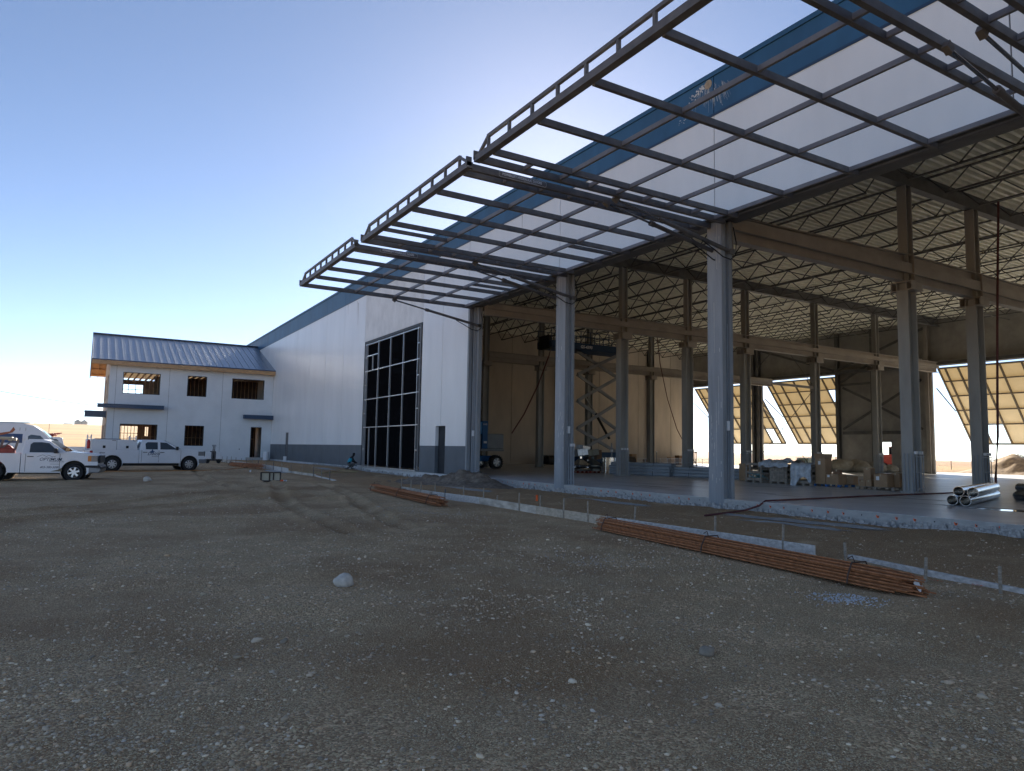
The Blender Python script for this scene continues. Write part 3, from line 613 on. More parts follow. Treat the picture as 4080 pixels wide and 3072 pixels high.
# ------------------------------------------------------------------ the back doors, half open, clad
cream = M('cream_cladding', (0.70, 0.64, 0.50), 0.6, var=.06, scale=1)
_nt = cream.node_tree; _b = _nt.nodes['Principled BSDF']; _t = _nt.nodes.new('ShaderNodeBsdfTranslucent'); _t.inputs[0].default_value = (0.80, 0.68, 0.45, 1)
_x = _nt.nodes.new('ShaderNodeMixShader'); _x.inputs[0].default_value = 0.30; _nt.links.new(_b.outputs[0], _x.inputs[1]); _nt.links.new(_t.outputs[0], _x.inputs[2]); _nt.links.new(_x.outputs[0], _nt.nodes['Material Output'].inputs[0])
bronze = M('bronze_frame', (0.11, 0.085, 0.06), 0.5, var=.15)
def tilted_door(y0, y1, label, windows, nl=5):
    d = thing('tilted_gate', label, 'hangar door', (45.3, (y0 + y1) / 2, 9.05), group='half-open clad doors in the back wall')
    A = Vector((45.35, 0, 9.02)); Bt = Vector((50.5, 0, 2.66)); ax = Bt - A; nrm = Vector((ax.z, 0, -ax.x)).normalized() * -1   # outward/up
    L = ax.length
    P = lambda t, y, o=0: Vector((A.x + ax.x * t, y, A.z + ax.z * t)) + nrm * o
    ts = [0, .17, .36, .55, .74, 1.0]; ys = list(np.linspace(y0, y1, nl + 1)); ys = [y0, y0 + .55] + ys[1:-1] + [y1 - .55, y1]
    up = ax.normalized()
    for i, y in enumerate(ys):
        MB().bar(P(0, y), P(1, y), .10, .16, nrm).build('chord', bronze, d)
    for k, t in enumerate(ts): MB().bar(P(t, y0 - .05, -.02), P(t, y1 + .05, -.02), .12 if k in (0, 5) else .07, .10, nrm).build('girt', bronze, d)
    for a, b in zip(ys, ys[1:]):
        for i, (t0, t1) in enumerate(zip(ts, ts[1:])):
            if (round((a + b) / 2 - y0, 1), i) in windows or any(abs((a + b) / 2 - wy) < .3 and i == wi for wy, wi in windows): continue
            q = MB(); c = [P(t0, a, .085), P(t1, a, .085), P(t1, b, .085), P(t0, b, .085)]; c2 = [p + nrm * .03 for p in c]
            q.add(c + c2, [(0, 1, 2, 3), (7, 6, 5, 4), (0, 4, 5, 1), (1, 5, 6, 2), (2, 6, 7, 3), (3, 7, 4, 0)]); q.build('cladding_panel', cream, d)
    for y in (y0 + .1, y1 - .1):
        MB().tube((45.3, y - (.25 if y < (y0 + y1) / 2 else -.25), 7.3), P(.55, y - (.2 if y < (y0 + y1) / 2 else -.2), -.1), .05, 8).build('hydraulic_cylinder', frame_dark, d)
    return d
tilted_door(25.4, 33.35, 'half-open cream clad back door at the right edge of the hall', [(31.7, 1), (31.2, 4), (27, 4)])
tilted_door(43.0, 51.35, 'half-open cream clad back door left of the dark wall section', [(44.3, 1)])
tilted_door(53.0, 61.75, 'half-open cream clad back door farthest to the left, behind the columns', [(54.4, 4)])
# ------------------------------------------------------------------ the office wing
OF = thing('office_building', 'two-storey white office wing with metal gable roof and timber fascia', 'building', (-7.7, 85, -.1))
OY = 79.1
wins = [(-14.28, -10.98, 6.25, 8.36), (-8.5, -6.66, 6.28, 8.38), (-4.2, -.93, 6.27, 8.38), (-14.3, -11.0, 1.22, 3.29), (-8.5, -6.7, 1.25, 3.31)]
door_h = (-2.1, -1.0, -.2, 3.34)
off_white = M('office_wall_paint', (0.66, 0.68, 0.69), 0.6, var=.05, scale=.6)
for a, b in zip([-15.45, -14.86, -10.17, -5.13], [-14.86, -10.17, -5.13, -.003]):
    split_boxes(MB(), a + .012, b - .012, -.2, 9.0, wins + [door_h], OY, OY + .22, swap=True).build('wall_panel', off_white, OF)
MB().box(-15.4, -.01, OY + .06, OY + .2, 8.4, 8.98).build('joint_backing', MATS['joint_sealant'], OF)
for x in (-14.86, -10.17, -5.13): MB().box(x - .03, x + .03, OY + .02, OY + .2, -.2, 9).build('joint_backing', MATS['joint_sealant'], OF)
frm = M('black_window_frame', (0.012, 0.012, 0.014), .4, var=0)
for x0, x1, z0, z1 in wins:
    f = MB(); f.box(x0 + .001, x0 + .07, OY + .05, OY + .19, z0, z1); f.box(x1 - .07, x1 - .001, OY + .05, OY + .19, z0, z1); f.box(x0 + .07, x1 - .07, OY + .05, OY + .19, z0 + .001, z0 + .06); f.box(x0 + .07, x1 - .07, OY + .05, OY + .19, z1 - .06, z1 - .001)
    f.build('window_frame', frm, OF)
f = MB(); x0, x1, z0, z1 = door_h; f.box(x0, x0 + .06, OY + .03, OY + .2, .15, z1); f.box(x1 - .06, x1, OY + .03, OY + .2, .15, z1); f.box(x0 + .06, x1 - .06, OY + .03, OY + .2, z1 - .06, z1); f.build('door_frame', frm, OF)
MB().box(-2.5, -.7, OY - .7, OY - .01, -.2, .13).build('door_step', conc_edge, OF)
MB().box(-3.2, -3.13, OY - .03, OY, .9, 1.05).build('hose_bib', steel_dark, OF)
# side and rear walls
split_boxes(MB(), OY + .23, 97.0, -.2, 9.0, [(81.5, 85, 5.9, 8.3), (81.5, 84, .9, 3.3), (88, 93, 5.9, 8.3), (87, 94, -.2, 3.3)], -15.45, -15.23).build('wall_panel', M('wall_wrap', (0.42, 0.36, 0.30), .8, var=.15, scale=1.5), OF)
rear_holes = [(-13.75, -11.4, 7.25, 8.45), (-13.8, -11.7, 1.1, 3.45), (-10.9, -10.55, 2.3, 3.4), (-9.7, -9.45, 2.3, 3.4), (-5.8, -3.6, 1.0, 3.5), (-5.6, -4.7, 7.3, 8.2)]
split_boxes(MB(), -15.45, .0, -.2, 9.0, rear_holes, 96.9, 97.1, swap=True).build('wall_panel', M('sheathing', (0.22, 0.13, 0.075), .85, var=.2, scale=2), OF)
for x0, x1, z0, z1 in rear_holes[:2] + rear_holes[4:5]:
    n = 2 if z0 > 5 else 5
    for k in range(1, n + 1): x = x0 + (x1 - x0) * k / (n + 1); MB().box(x - .03, x + .03, 96.85, 96.95, z0, z1).build('stud', wood_new, OF)
    for z in ([(z0 + z1) / 2] if z0 > 5 else [1.9, 2.6]): MB().box(x0, x1, 96.84, 96.849, z - .03, z + .03).build('nogging', wood_new, OF)
MB().box(-15.2, .0, OY + .23, 96.8, 4.2, 4.5).build('upper_floor', wood_new, OF); MB().box(-15.2, .0, OY + .23, 96.8, -.3, .05).build('ground_floor', conc, OF)
for z0, z1 in ((.05, 4.2), (4.5, 8.7)):
    x = -11.9
    while x < -.2:
        MB().box(x, x + .04, 86.0, 86.14, z0, z1).build('stud', wood_new, OF); x += .41
    MB().box(-11.9, -.2, 85.985, 85.999, (z0 + z1) / 2 - .02, (z0 + z1) / 2 + .02).build('nogging', wood_new, OF)
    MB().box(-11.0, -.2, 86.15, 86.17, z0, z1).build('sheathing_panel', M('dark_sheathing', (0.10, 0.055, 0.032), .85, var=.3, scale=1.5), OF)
x = -15.0
while x < -.2: MB().box(x, x + .04, OY + .25, 96.7, 8.72, 8.98).build('ceiling_joist', wood_new, OF); x += .61
# gable roof in standing-seam panels
EY, EZ, RY, RZ = 78.2, 9.34, 88.5, 13.12
sl = (RZ - EZ) / (RY - EY); roof_m = M('galvalume_roof', (0.36, 0.385, 0.42), .36, .85, var=.06)
ln = math.hypot(RY - EY, RZ - EZ); sdv = Vector((0, (RY - EY) / ln, (RZ - EZ) / ln)); sn = Vector((0, -sdv.z, sdv.y))
nP = 26; pw = 17.0 / nP
q = MB(); E0 = Vector((0, EY, EZ))
def slope_box(mb, x0, x1, a, b, h0, h1):
    c = [(x, t, h) for h in (h0, h1) for x, t in ((x0, a), (x1, a), (x1, b), (x0, b))]
    mb.add([Vector((x, 0, 0)) + E0 + sdv * t + sn * h for x, t, h in c], [(3, 2, 1, 0), (4, 5, 6, 7), (0, 1, 5, 4), (1, 2, 6, 5), (2, 3, 7, 6), (3, 0, 4, 7)])
slope_box(q, 0, pw - .003, 0, ln, 0, .02); slope_box(q, 0, .035, 0, ln, .02, .085)
for k in (.35, .5): slope_box(q, pw * k, pw * k + .03, 0.02, ln - .02, .02, .028)
pm = q.mesh('roof_panel'); pm.materials.append(roof_m)
for i in range(nP):
    o = bpy.data.objects.new('roof_panel', pm); COL.objects.link(o); o.location = (-17 + i * pw, 0, 0); attach(o, OF)
q = MB(); BE = 2 * RY - EY
q.add([(-17, RY, RZ), (-.02, RY, RZ), (-.02, BE, EZ), (-17, BE, EZ), (-17, RY, RZ + .03), (-.02, RY, RZ + .03), (-.02, BE, EZ + .03), (-17, BE, EZ + .03)], [(0, 1, 2, 3), (7, 6, 5, 4), (0, 4, 5, 1), (1, 5, 6, 2), (2, 6, 7, 3), (3, 7, 4, 0)]); q.build('rear_roof', roof_m, OF)
MB().bar((-17.03, RY, RZ + .06), (-.02, RY, RZ + .06), .5, .09).build('ridge_cap', blue_trim, OF)
MB().box(-17.0, -.02, EY - .03, EY, EZ - .03, EZ + .07).build('eave_flashing', blue_trim, OF)
MB().box(-17.0, -.02, EY + .0, EY + .06, EZ - .42, EZ - .03).build('fascia_board', wood_new, OF)
MB().box(-16.9, -.02, EY + .07, OY - .001, EZ - .36, EZ - .33).build('soffit', wood_new, OF)
for sgn, ya in ((1, EY), (-1, BE)):   # verge boards and exposed rafters under the gable overhang
    MB().bar((-17.0, ya, EZ - .12), (-17.0, RY, RZ - .12), .05, .3).build('barge_board', blue_trim, OF)
    for x in (-16.9, -16.2, -15.5): MB().bar((x, ya + sgn * .1, EZ - .16), (x, RY, RZ - .16), .05, .26).build('rafter', wood_new, OF)
    for k in range(7):
        t = (k + .5) / 7; y = ya + (RY - ya) * t; z = EZ + (RZ - EZ) * t; MB().box(-16.95, -15.3, y - .03, y + .03, z - .17, z - .05).build('lookout', wood_new, OF)
    MB().add([(-16.98, ya, EZ - .035), (-15.3, ya, EZ - .035), (-15.3, RY, RZ - .035), (-16.98, RY, RZ - .035)], [(0, 1, 2, 3)]).build('roof_sheathing', wood_new, OF)
gb = MB(); gb.add([(-15.44, OY + .3, 9.0), (-15.44, 97.0, 9.0), (-15.44, RY, RZ - .4), (-15.25, OY + .3, 9.0), (-15.25, 97, 9.0), (-15.25, RY, RZ - .4)], [(0, 1, 2), (5, 4, 3), (0, 3, 4, 1), (1, 4, 5, 2), (2, 5, 3, 0)]); gb.build('gable_wall', MATS['wall_wrap'], OF)
def canopy(x0, x1, y0, y1, z0, z1):
    c = MB(); c.box(x0, x1, y0, y0 + .05, z0, z1); c.box(x0, x0 + .05, y0 + .05, y1, z0, z1); c.box(x1 - .05, x1, y0 + .05, y1, z0, z1); c.box(x0 - .04, x1 + .04, y0 - .04, y1, z1, z1 + .05); c.box(x0 - .02, x1 + .02, y0 - .03, y0 + .12, z0 - .04, z0); c.build('canopy', blue_trim, OF)
canopy(-16.3, -10.6, OY - .9, OY - .002, 4.80, 5.10); canopy(-2.95, .0 - .005, OY - .8, OY - .002, 4.20, 4.54); canopy(-17.3, -15.47, 81.2, 85.5, 3.95, 4.5)
MB().box(-16.2, -10.7, OY - .85, OY - .01, 4.9, 4.92).build('canopy_soffit', blue_trim, OF)

# ------------------------------------------------------------------ vehicles
truck_white = M('white_car_paint', (0.70, 0.72, 0.75), 0.25, var=.04, scale=1.5, spec=.5)
trim_grey = M('bumper_grey', (0.20, 0.205, 0.215), .35, .4, var=.1)
lamp_clear = M('lamp_lens', (0.20, 0.205, 0.21), .12, var=.1, scale=10); lamp_amber = M('amber_lens', (0.60, 0.19, 0.02), .25, var=.05); lamp_red = M('red_lens', (0.42, 0.02, 0.015), .2, var=.05)
alloy = M('alloy_rim', (0.62, 0.63, 0.65), .3, .8, var=.1); decal = M('dark_decal', (0.03, 0.045, 0.075), .6, var=0); decal_b = M('blue_decal', (0.03, 0.07, 0.17), .6, var=0)
glass = M('vehicle_glass', (0.025, 0.032, 0.036), .04, var=0, spec=.7); mud = M('mud_splash', (0.20, 0.17, 0.12), .9, var=.3, scale=8)
seat_m = M('seat_fabric', (0.05, 0.05, 0.055), .9, var=.1)
def wheel(parent, x, y, r, side, spokes=6, wd=.26):
    """side -1: outer face towards -y"""
    w_ = wd / 2
    ty = MB().lathe([(r * .62, -w_), (r * .80, -w_ * 1.05), (r * .95, -w_ * .98), (r, -w_ * .7), (r, w_ * .7), (r * .95, w_ * .98), (r * .80, w_ * 1.05), (r * .62, w_)], (x, y, r), 32, 'y').build('wheel', rubber, parent, smooth=True)
    o = y + side * w_ * .75
    rm = MB(); rm.lathe([(r * .64, o - side * .10), (r * .64, o + side * .02), (r * .58, o + side * .03), (r * .56, o - side * .03)], (x, 0, r), 28, 'y')
    for k in range(spokes):
        a = 2 * math.pi * (k + .25) / spokes; rm.bar((x, o + side * .01, r), (x + r * .58 * math.cos(a), o + side * .01, r + r * .58 * math.sin(a)), r * .20, .03, (0, 1, 0))
    rm.lathe([(0.001, o + side * .035), (r * .16, o + side * .035), (r * .20, o)], (x, 0, r), 18, 'y')
    rm.build('rim', alloy, ty, smooth=True)
    MB().lathe([(0.001, o - side * .04), (r * .57, o - side * .04)], (x, 0, r), 24, 'y').build('brake_disc', black_pl, ty)
    return ty
def arc(cx, cz, r, a0, a1, n=9): return [(cx + r * math.cos(R(a0 + (a1 - a0) * i / n)), cz + r * math.sin(R(a0 + (a1 - a0) * i / n))) for i in range(n + 1)]
def pickup(name, label, loc, rz, c, paint=truck_white, group=None):
    """c: dimensions; local x forward from the front axle, y left, z up"""
    T = thing(name, label, 'pickup truck', loc, rz, group, world=False)
    hw, bz, rk, r = c['hw'], c['belt'], c['rocker'], c['r']; xc, xt, wb = c['cab'], c['tail'], c['wb']; xw, zr = c['cowl'], c['roof']
    side = lambda z: hw - max(0, z - bz) * .30
    b = MB(); fz = c['hood']
    prof = [(xc, rk), (-r - .14, rk)] + arc(0, r + .02, r + .115, 198, -18, 12)[0:] + [(.62, rk + .02), (c['nose'] - .06, rk + .06), (c['nose'] - .02, fz - .42), (c['nose'] - .10, fz - .06), (c['nose'] - .22, fz), (c['nose'] - .7, fz + .055), (xw, bz + .10), (xw - .25, bz + .02), (xc, bz)]
    b.prism(prof, -hw, hw, 'y'); body = b.build('body', paint, T, bevel=.035, seg=3)
    body.data.set_sharp_from_angle(angle=R(30))
    g = MB(); gp = [(xw, bz + .06), (c['rf'], zr - .06), (c['rf'] - .25, zr), (c['rr'] + .15, zr), (c['rr'], zr - .06), (xc, bz - .02), (xw, bz - .02)]; n = len(gp)
    g.v = [(x, -side(z) , z) for x, z in gp] + [(x, side(z), z) for x, z in gp]
    g.f = [tuple(range(n)), tuple(range(2 * n - 1, n - 1, -1))] + [(i, n + i, n + (i + 1) % n, (i + 1) % n) for i in range(n)]
    cab = g.build('cab', paint, T, bevel=.04, seg=3)
    def pane(pts, sgn, m=glass, nm='side_window', off=.006): return MB().add([(x, sgn * (side(z) + off), z) for x, z in pts], [tuple(range(len(pts)))]).build(nm, m, T, fix=False)
    for sgn in (-1, 1):
        for pts in c['windows']: pane(pts, sgn)
        for x0, x1 in c['doors']:
            z0, z1 = rk + .05, bz - .03
            MB().box(x0 + .012, x1 - .012, sgn * (hw + .001), sgn * (hw + .012), z0, z1).build('door', paint, T, bevel=.008)
            for x in (x0, x1): MB().box(x - .007, x + .007, sgn * (hw - .01), sgn * (hw + .004), z0, zr - .12 if 0 else z1 + .03).build('door_seam', black_pl, T)
            MB().box(x0 + .06, x0 + .30, sgn * (hw + .012), sgn * (hw + .035), bz - .15, bz - .115).build('door_handle', black_pl, T)
        MB().box(c['mirror'] - .06, c['mirror'] + .08, sgn * (hw + .03), sgn * (hw + .26), bz + .02, bz + .24).build('mirror', black_pl, T, bevel=.04)
        hl = MB().box(c['nose'] - .42, c['nose'] - .035, sgn * (hw - .16), sgn * (hw + .008), fz - .34, fz - .07).build('headlight', lamp_clear, T, bevel=.02)
        if c.get('amber', 1): MB().box(c['nose'] - .43, c['nose'] - .29, sgn * (hw - .1), sgn * (hw + .013), fz - .33, fz - .08).build('turn_signal', lamp_amber, hl, bevel=.01)
        MB().box(xt - .005, xt + .14, sgn * (hw - .14), sgn * (hw + .008), bz - .38, bz - .06).build('tail_light', lamp_red, T, bevel=.015)
        for x in (0, -wb): wheel(T, x, sgn * (hw - .14), r, sgn, c.get('spokes', 6))
        for x in (0, -wb): MB().lathe([(0.02, sgn * (hw - .32)), (r + .1, sgn * (hw - .32)), (r + .1, sgn * (hw - .02))], (x, 0, r + .02), 20, 'y').build('wheel_liner', black_pl, T)
        # bed side with its own wheel arch
        bp = [(xt, rk + .12), (-wb - r - .16, rk + .06)] + arc(-wb, r + .02, r + .12, 200, -20, 12) + [(-wb + r + .16, rk), (xc - .02, rk), (xc - .02, bz), (xt, bz)]
        y0, y1 = sorted((sgn * hw, sgn * (hw - .14))); MB().prism(bp, y0, y1, 'y').build('bed_side', paint, T, bevel=.02)
    pane_w = MB().add([(xw + .0, -side(bz) + .10, bz + .075), (xw + .0, side(bz) - .10, bz + .075), (c['rf'] + .01, side(zr) - .10, zr - .045), (c['rf'] + .01, -side(zr) + .10, zr - .045)], [(0, 1, 2, 3)])
    nv = Vector((zr - bz, 0, xw - c['rf'])).normalized() * .012; pane_w.v = [tuple(Vector(p) + nv) for p in pane_w.v]; pane_w.build('windscreen', glass, T, fix=False)
    MB().add([(xc - .003 + .02, -side(bz) + .25, bz + .1), (xc - .003 + .02, side(bz) - .25, bz + .1), (c['rr'] - .02, side(zr) - .2, zr - .12), (c['rr'] - .02, -side(zr) + .2, zr - .12)], [(0, 1, 2, 3)]).build('rear_window', glass, T, fix=False)
    MB().box(xt + .03, xc - .03, -hw + .141, hw - .141, .62, .68).build('bed_floor', black_pl, T); MB().box(xt, xt + .06, -hw + .141, hw - .141, .60, bz - .01).build('tailgate', paint, T, bevel=.01); MB().box(xc - .08, xc - .03, -hw + .141, hw - .141, .681, bz - .01).build('bed_front', paint, T)
    MB().box(c['nose'] - .03, c['nose'] + .05, -hw + .16, hw - .16, fz - .40, fz - .06).build('grille', black_pl, T, bevel=.02)
    MB().prism([(c['nose'] - .38, rk + .0), (c['nose'] + .02, rk + .0), (c['nose'] + .10, rk + .08), (c['nose'] + .10, rk + .26), (c['nose'] - .38, rk + .26)], -hw - .01, hw + .01, 'y').build('front_bumper', c.get('bump', trim_grey), T, bevel=.03)
    MB().box(xt - .12, xt, -hw + .06, hw - .06, .50, .68).build('rear_bumper', trim_grey, T, bevel=.02)
    MB().box(xt + .2, c['nose'] - .4, -hw + .35, hw - .35, .30, rk + .15).build('chassis', black_pl, T)
    return T, body
def decal_side(T, body, x, z, hw, s, bold=.0, size=.1, m=decal, shear=.25, sx=1.0): return text(s, size, m, T, frame4((x, -hw - .0145, z), (1, 0, 0), (0, 0, 1)), bold=bold, shear=shear, sx=sx)

sil = dict(hw=1.0, belt=1.24, rocker=.46, r=.40, cab=-2.85, tail=-5.42, wb=4.25, cowl=-.50, roof=1.86, hood=1.26, nose=.92, rf=-1.42, rr=-2.72, mirror=-.80,
           windows=[[(-2.50, 1.29), (-1.84, 1.29), (-1.84, 1.72), (-2.40, 1.72), (-2.52, 1.62)], [(-1.70, 1.29), (-.74, 1.29), (-1.34, 1.70), (-1.70, 1.72)]], doors=[(-2.72, -1.77), (-1.77, -.52)], spokes=8, bump=trim_grey, amber=0)
T2, b2 = pickup('pickup_truck', 'white crew-cab pickup with long white tool boxes above its bed', (-11.73, 49.45, -.03), R(8.6), sil)
T2['z'] = 0; T2.location.z = gzs(-13, 49.4) - .01
for x0, x1 in ((-5.38, -4.08), (-4.06, -2.98)):
    for sgn in (-1, 1):
        tb = MB().box(x0, x1, *sorted((sgn * .98, sgn * .50)), 1.245, 1.84).build('tool_box', truck_white, T2, bevel=.012)
        MB().box((x0 + x1) / 2 - .06, (x0 + x1) / 2 + .08, *sorted((sgn * .981, sgn * .99)), 1.33, 1.48).build('latch', black_pl, tb)
        MB().box(x1 - .25, x1 - .04, *sorted((sgn * .981, sgn * .985)), 1.76, 1.80).build('vent', trim_grey, tb)
rk_ = MB(); rk_.box(-3.08, -3.02, -.9, -.84, 1.84, 2.08); rk_.box(-3.5, -3.08, -.9, -.85, 1.92, 1.97); rk_.box(-3.08, -3.02, .84, .9, 1.84, 2.08); rk_.box(-5.42, -5.36, -.9, -.84, 1.84, 2.1); rk_.box(-5.42, -5.36, .3, .36, 1.84, 2.1); rk_.box(-5.42, -5.36, -.84, .3, 1.92, 1.97); rk_.build('ladder_rack', white_pl, T2)
ex = MB().lathe([(.001, 1.30), (.085, 1.30), (.09, 1.34), (.09, 1.70), (.06, 1.76), (.03, 1.80), (.001, 1.80)], (-5.50, -.85, 0), 14).build('fire_extinguisher', M('extinguisher_red', (0.42, 0.02, 0.015), .3, var=.05), T2, smooth=True)
decal_side(T2, b2, -2.42, .94, 1.0, 'Delco', .002, .26, decal, .35, 1.1); decal_side(T2, b2, -2.16, .84, 1.0, '403-345-5555', .001, .07, decal, .1); decal_side(T2, b2, -1.95, 1.07, 1.0, 'CONSTRUCTION', 0, .05, decal, .1)
stp = [(-2.30, 1.16), (-2.20, 1.19), (-2.14, 1.32), (-2.09, 1.19), (-1.98, 1.15), (-2.07, 1.11), (-2.06, 1.03), (-2.16, 1.09), (-2.26, 1.04), (-2.24, 1.12)]
MB().add([(x, -1.0145, z) for x, z in stp], [tuple(range(len(stp)))]).build('star_decal', decal_b, T2, fix=False)
decal_side(T2, b2, -4.98, 1.02, 1.002, '4X4', .004, .11, trim_grey, .4, 1.5)
MB().box(-2.70, -.55, -1.02, -1.0125, .68, .72).build('side_moulding', truck_white, T2)

sie = dict(hw=.98, belt=1.20, rocker=.36, r=.385, cab=-2.02, tail=-4.15, wb=3.02, cowl=-.30, roof=1.82, hood=1.20, nose=.95, rf=-1.02, rr=-1.95, mirror=-.72,
           windows=[[(-1.72, 1.25), (-.60, 1.25), (-1.02, 1.66), (-1.30, 1.70), (-1.62, 1.69), (-1.72, 1.60)]], doors=[(-1.85, -.56)], spokes=6)
T1, b1 = pickup('pickup_truck', 'white regular-cab pickup nearest the left edge, hauling red equipment', (-17.48, 38.5, -.27), R(-8), sie)
T1.location.z = gzs(-18, 38.5) - .01
MB().prism([(.42, .70), (.98, .70), (1.06, .62), (1.06, .52), (.42, .60)], -.99, .99, 'y').build('bumper_cap', black_pl, T1, bevel=.02)
decal_side(T1, b1, -1.34, .89, .98, 'OPTIMUM', .0015, .19, decal, .3, 1.0); decal_side(T1, b1, -.98, .83, .98, 'TRANSPORT LTD', .0, .075, decal, .1, 1.0); decal_side(T1, b1, -1.30, .56, .98, '403-380-5080', .001, .13, decal, .3, 1.0)
mt = MB()
for a, bpt in zip([(-1.42, 1.06), (-1.20, 1.14), (-1.08, 1.06), (-.98, 1.13), (-.86, 1.05)], [(-1.20, 1.15), (-1.06, 1.07), (-.98, 1.13), (-.84, 1.06), (-.72, 1.09)]): mt.bar((a[0], -.9935, a[1]), (bpt[0], -.9935, bpt[1]), .004, .014)
mt.build('mountain_logo', decal, T1); MB().box(-.92, -.56, -.9945, -.9925, .735, .75).build('badge', trim_grey, T1)
MB().prism([(-.9, .42), (-.45, .42), (-.47, .58), (-.6, .50)], -.9942, -.9935, 'y').build('mud_stain', mud, T1)
# cargo in the near pickup's bed
CG = thing('equipment_load', 'red engine and pump machinery carried in the near pickup bed', 'machinery', (-20.3, 38.7, .5))
redp = M('red_machine_paint', (0.26, 0.035, 0.025), .5, var=.2, scale=5)
for (x0, x1, y0, y1, z0, z1, m, nm) in ((-21.2, -19.9, 38.0, 39.0, .45, 1.12, redp, 'engine_cover'), (-20.8, -20.0, 38.1, 38.9, 1.48, 1.60, M('beige_tank', (.42, .38, .28), .6, var=.1), 'fuel_tank'), (-20.15, -19.85, 38.1, 38.6, 1.42, 1.56, MATS['beige_tank'], 'tool_tray')): MB().box(x0, x1, y0, y1, z0, z1).build(nm, m, CG, bevel=.03)
q = MB()
for x in (-21.0, -20.45, -19.9):
    for y in (38.15, 38.85): q.bar((x, y, 1.0), (x + .1, y, 1.48), .05, .05)
q.bar((-20.45, 38.12, 1.05), (-19.95, 38.12, 1.45), .05, .05); q.build('roll_frame', frame_dark, CG)
MB().lathe([(.001, -.3), (.19, -.3), (.22, 0), (.19, .3), (.001, .3)], (-20.9, 38.5, 1.36), 16, 'y').build('drum', white_pl, CG, smooth=True); MB().lathe([(.001, -.2), (.26, -.2), (.26, .2), (.001, .2)], (-20.2, 38.4, 1.0), 16, 'y').build('pulley', redp, CG, smooth=True)

# white cargo van behind
VN = thing('cargo_van', 'high-roof white van with blue band and orange swoosh behind the near pickup', 'van', (-18.35, 48.6, gzs(-19, 48)), R(-3), world=False)
vp = [(-4.4, .35), (-3.9, .35)] + arc(-3.5, .38, .42, 195, -15, 8) + [(-3.0, .33), (-.42, .33)] + arc(0, .38, .42, 195, -15, 8) + [(.45, .33), (.90, .40), (.96, .80), (.80, 1.05), (.35, 1.22), (2.0 * 0 - .18, 1.42), (-.95, 2.20), (-1.35, 2.48), (-1.8, 2.58), (-4.3, 2.60), (-4.4, 2.4)]
vb = MB().prism(vp, -1.0, 1.0, 'y'); 
vb.v = [(x, y * (1 - .10 * max(0, z - 1.3)), z) for x, y, z in vb.v]; vb.build('body', truck_white, VN, bevel=.07, seg=3)
vs_ = lambda z: 1.0 - .10 * max(0, z - 1.3)
for sgn in (-1, 1):
    MB().add([(x, sgn * (vs_(z) + .006), z) for x, z in [(-1.55, 1.48), (-.55, 1.48), (-.98, 1.92), (-1.42, 1.97), (-1.55, 1.88)]], [(0, 1, 2, 3, 4)]).build('side_window', glass, VN, fix=False)
    MB().add([(x, sgn * (vs_(z) + .005), z) for x, z in [(-4.4, 1.5), (-1.80, 1.5), (-1.80, 2.0), (-4.4, 2.0)]], [(0, 1, 2, 3)]).build('blue_band', decal_b, VN, fix=False)
    sw = [(-4.4, 1.98), (-2.9, 2.02), (-2.4, 2.12), (-2.25, 2.38), (-2.16, 2.22), (-2.28, 2.06), (-2.75, 1.92), (-4.4, 1.86)]
    MB().add([(x, sgn * (vs_(z) + .009), z) for x, z in sw], [tuple(range(8))]).build('swoosh', M('swoosh_orange', (.32, .10, .045), .6, var=0), VN, fix=False)
    for x in (-1.68, -.42, -1.95): MB().add([(x - .008, sgn * (vs_(1.0) + .003), .5), (x + .008, sgn * (vs_(1.0) + .003), .5), (x + .008, sgn * (vs_(2.3) + .003), 2.35 if x < -.5 else 1.2), (x - .008, sgn * (vs_(2.3) + .003), 2.35 if x < -.5 else 1.2)], [(0, 1, 2, 3)]).build('door_seam', black_pl, VN, fix=False)
    for x in (0, -3.5): wheel(VN, x, sgn * .88, .36, sgn, 7)
    MB().box(-.55, -.4, *sorted((sgn * 1.03, sgn * 1.26)), 1.3, 1.6).build('mirror', black_pl, VN, bevel=.03)
MB().add([(-.17, -.86, 1.45), (-.17, .86, 1.45), (-.93, .78, 2.2), (-.93, -.78, 2.2)], [(0, 1, 2, 3)]).build('windscreen', glass, VN, fix=False); VN.children[-1].location = (.012, 0, .012)
MB().box(-4.3, -1.5, -.6, .6, 2.61, 2.66).build('roof_rail', white_pl, VN)

# white pickup seen beyond the van, facing left
p3 = dict(sil); p3.update(spokes=6)
T3, b3 = pickup('pickup_truck', 'white pickup facing left, its cab half hidden behind the van', (-21.2, 56.2, gzs(-20, 56)), R(180), p3, group=None)
MB().tube((-1.9, -.6, 1.86), (-1.9, -.6, 2.9), .012, 5).build('antenna', black_pl, T3)
lo = MB()
for k in range(14): lo.bar((-1.2 - random.random() * 1.2, random.uniform(-.5, .6), 1.9 + random.random() * .15), (-1.5 - random.random() * 1.2, random.uniform(-.5, .6), 1.93 + random.random() * .22), .08, .06)
lo.build('roof_load', redp, T3)
p4_ = dict(sie)
T4, b4 = pickup('pickup_truck', 'dark pickup with black canopy parked farthest back at left', (-15.9, 69.5, gzs(-16, 69)), R(95), p4_, paint=M('black_car_paint', (.015, .015, .017), .3, var=0))
MB().prism([(-4.1, 1.2), (-4.0, 1.75), (-3.7, 1.88), (-2.3, 1.88), (-2.1, 1.2)], -.92, .92, 'y').build('bed_canopy', MATS['black_car_paint'], T4, bevel=.06)
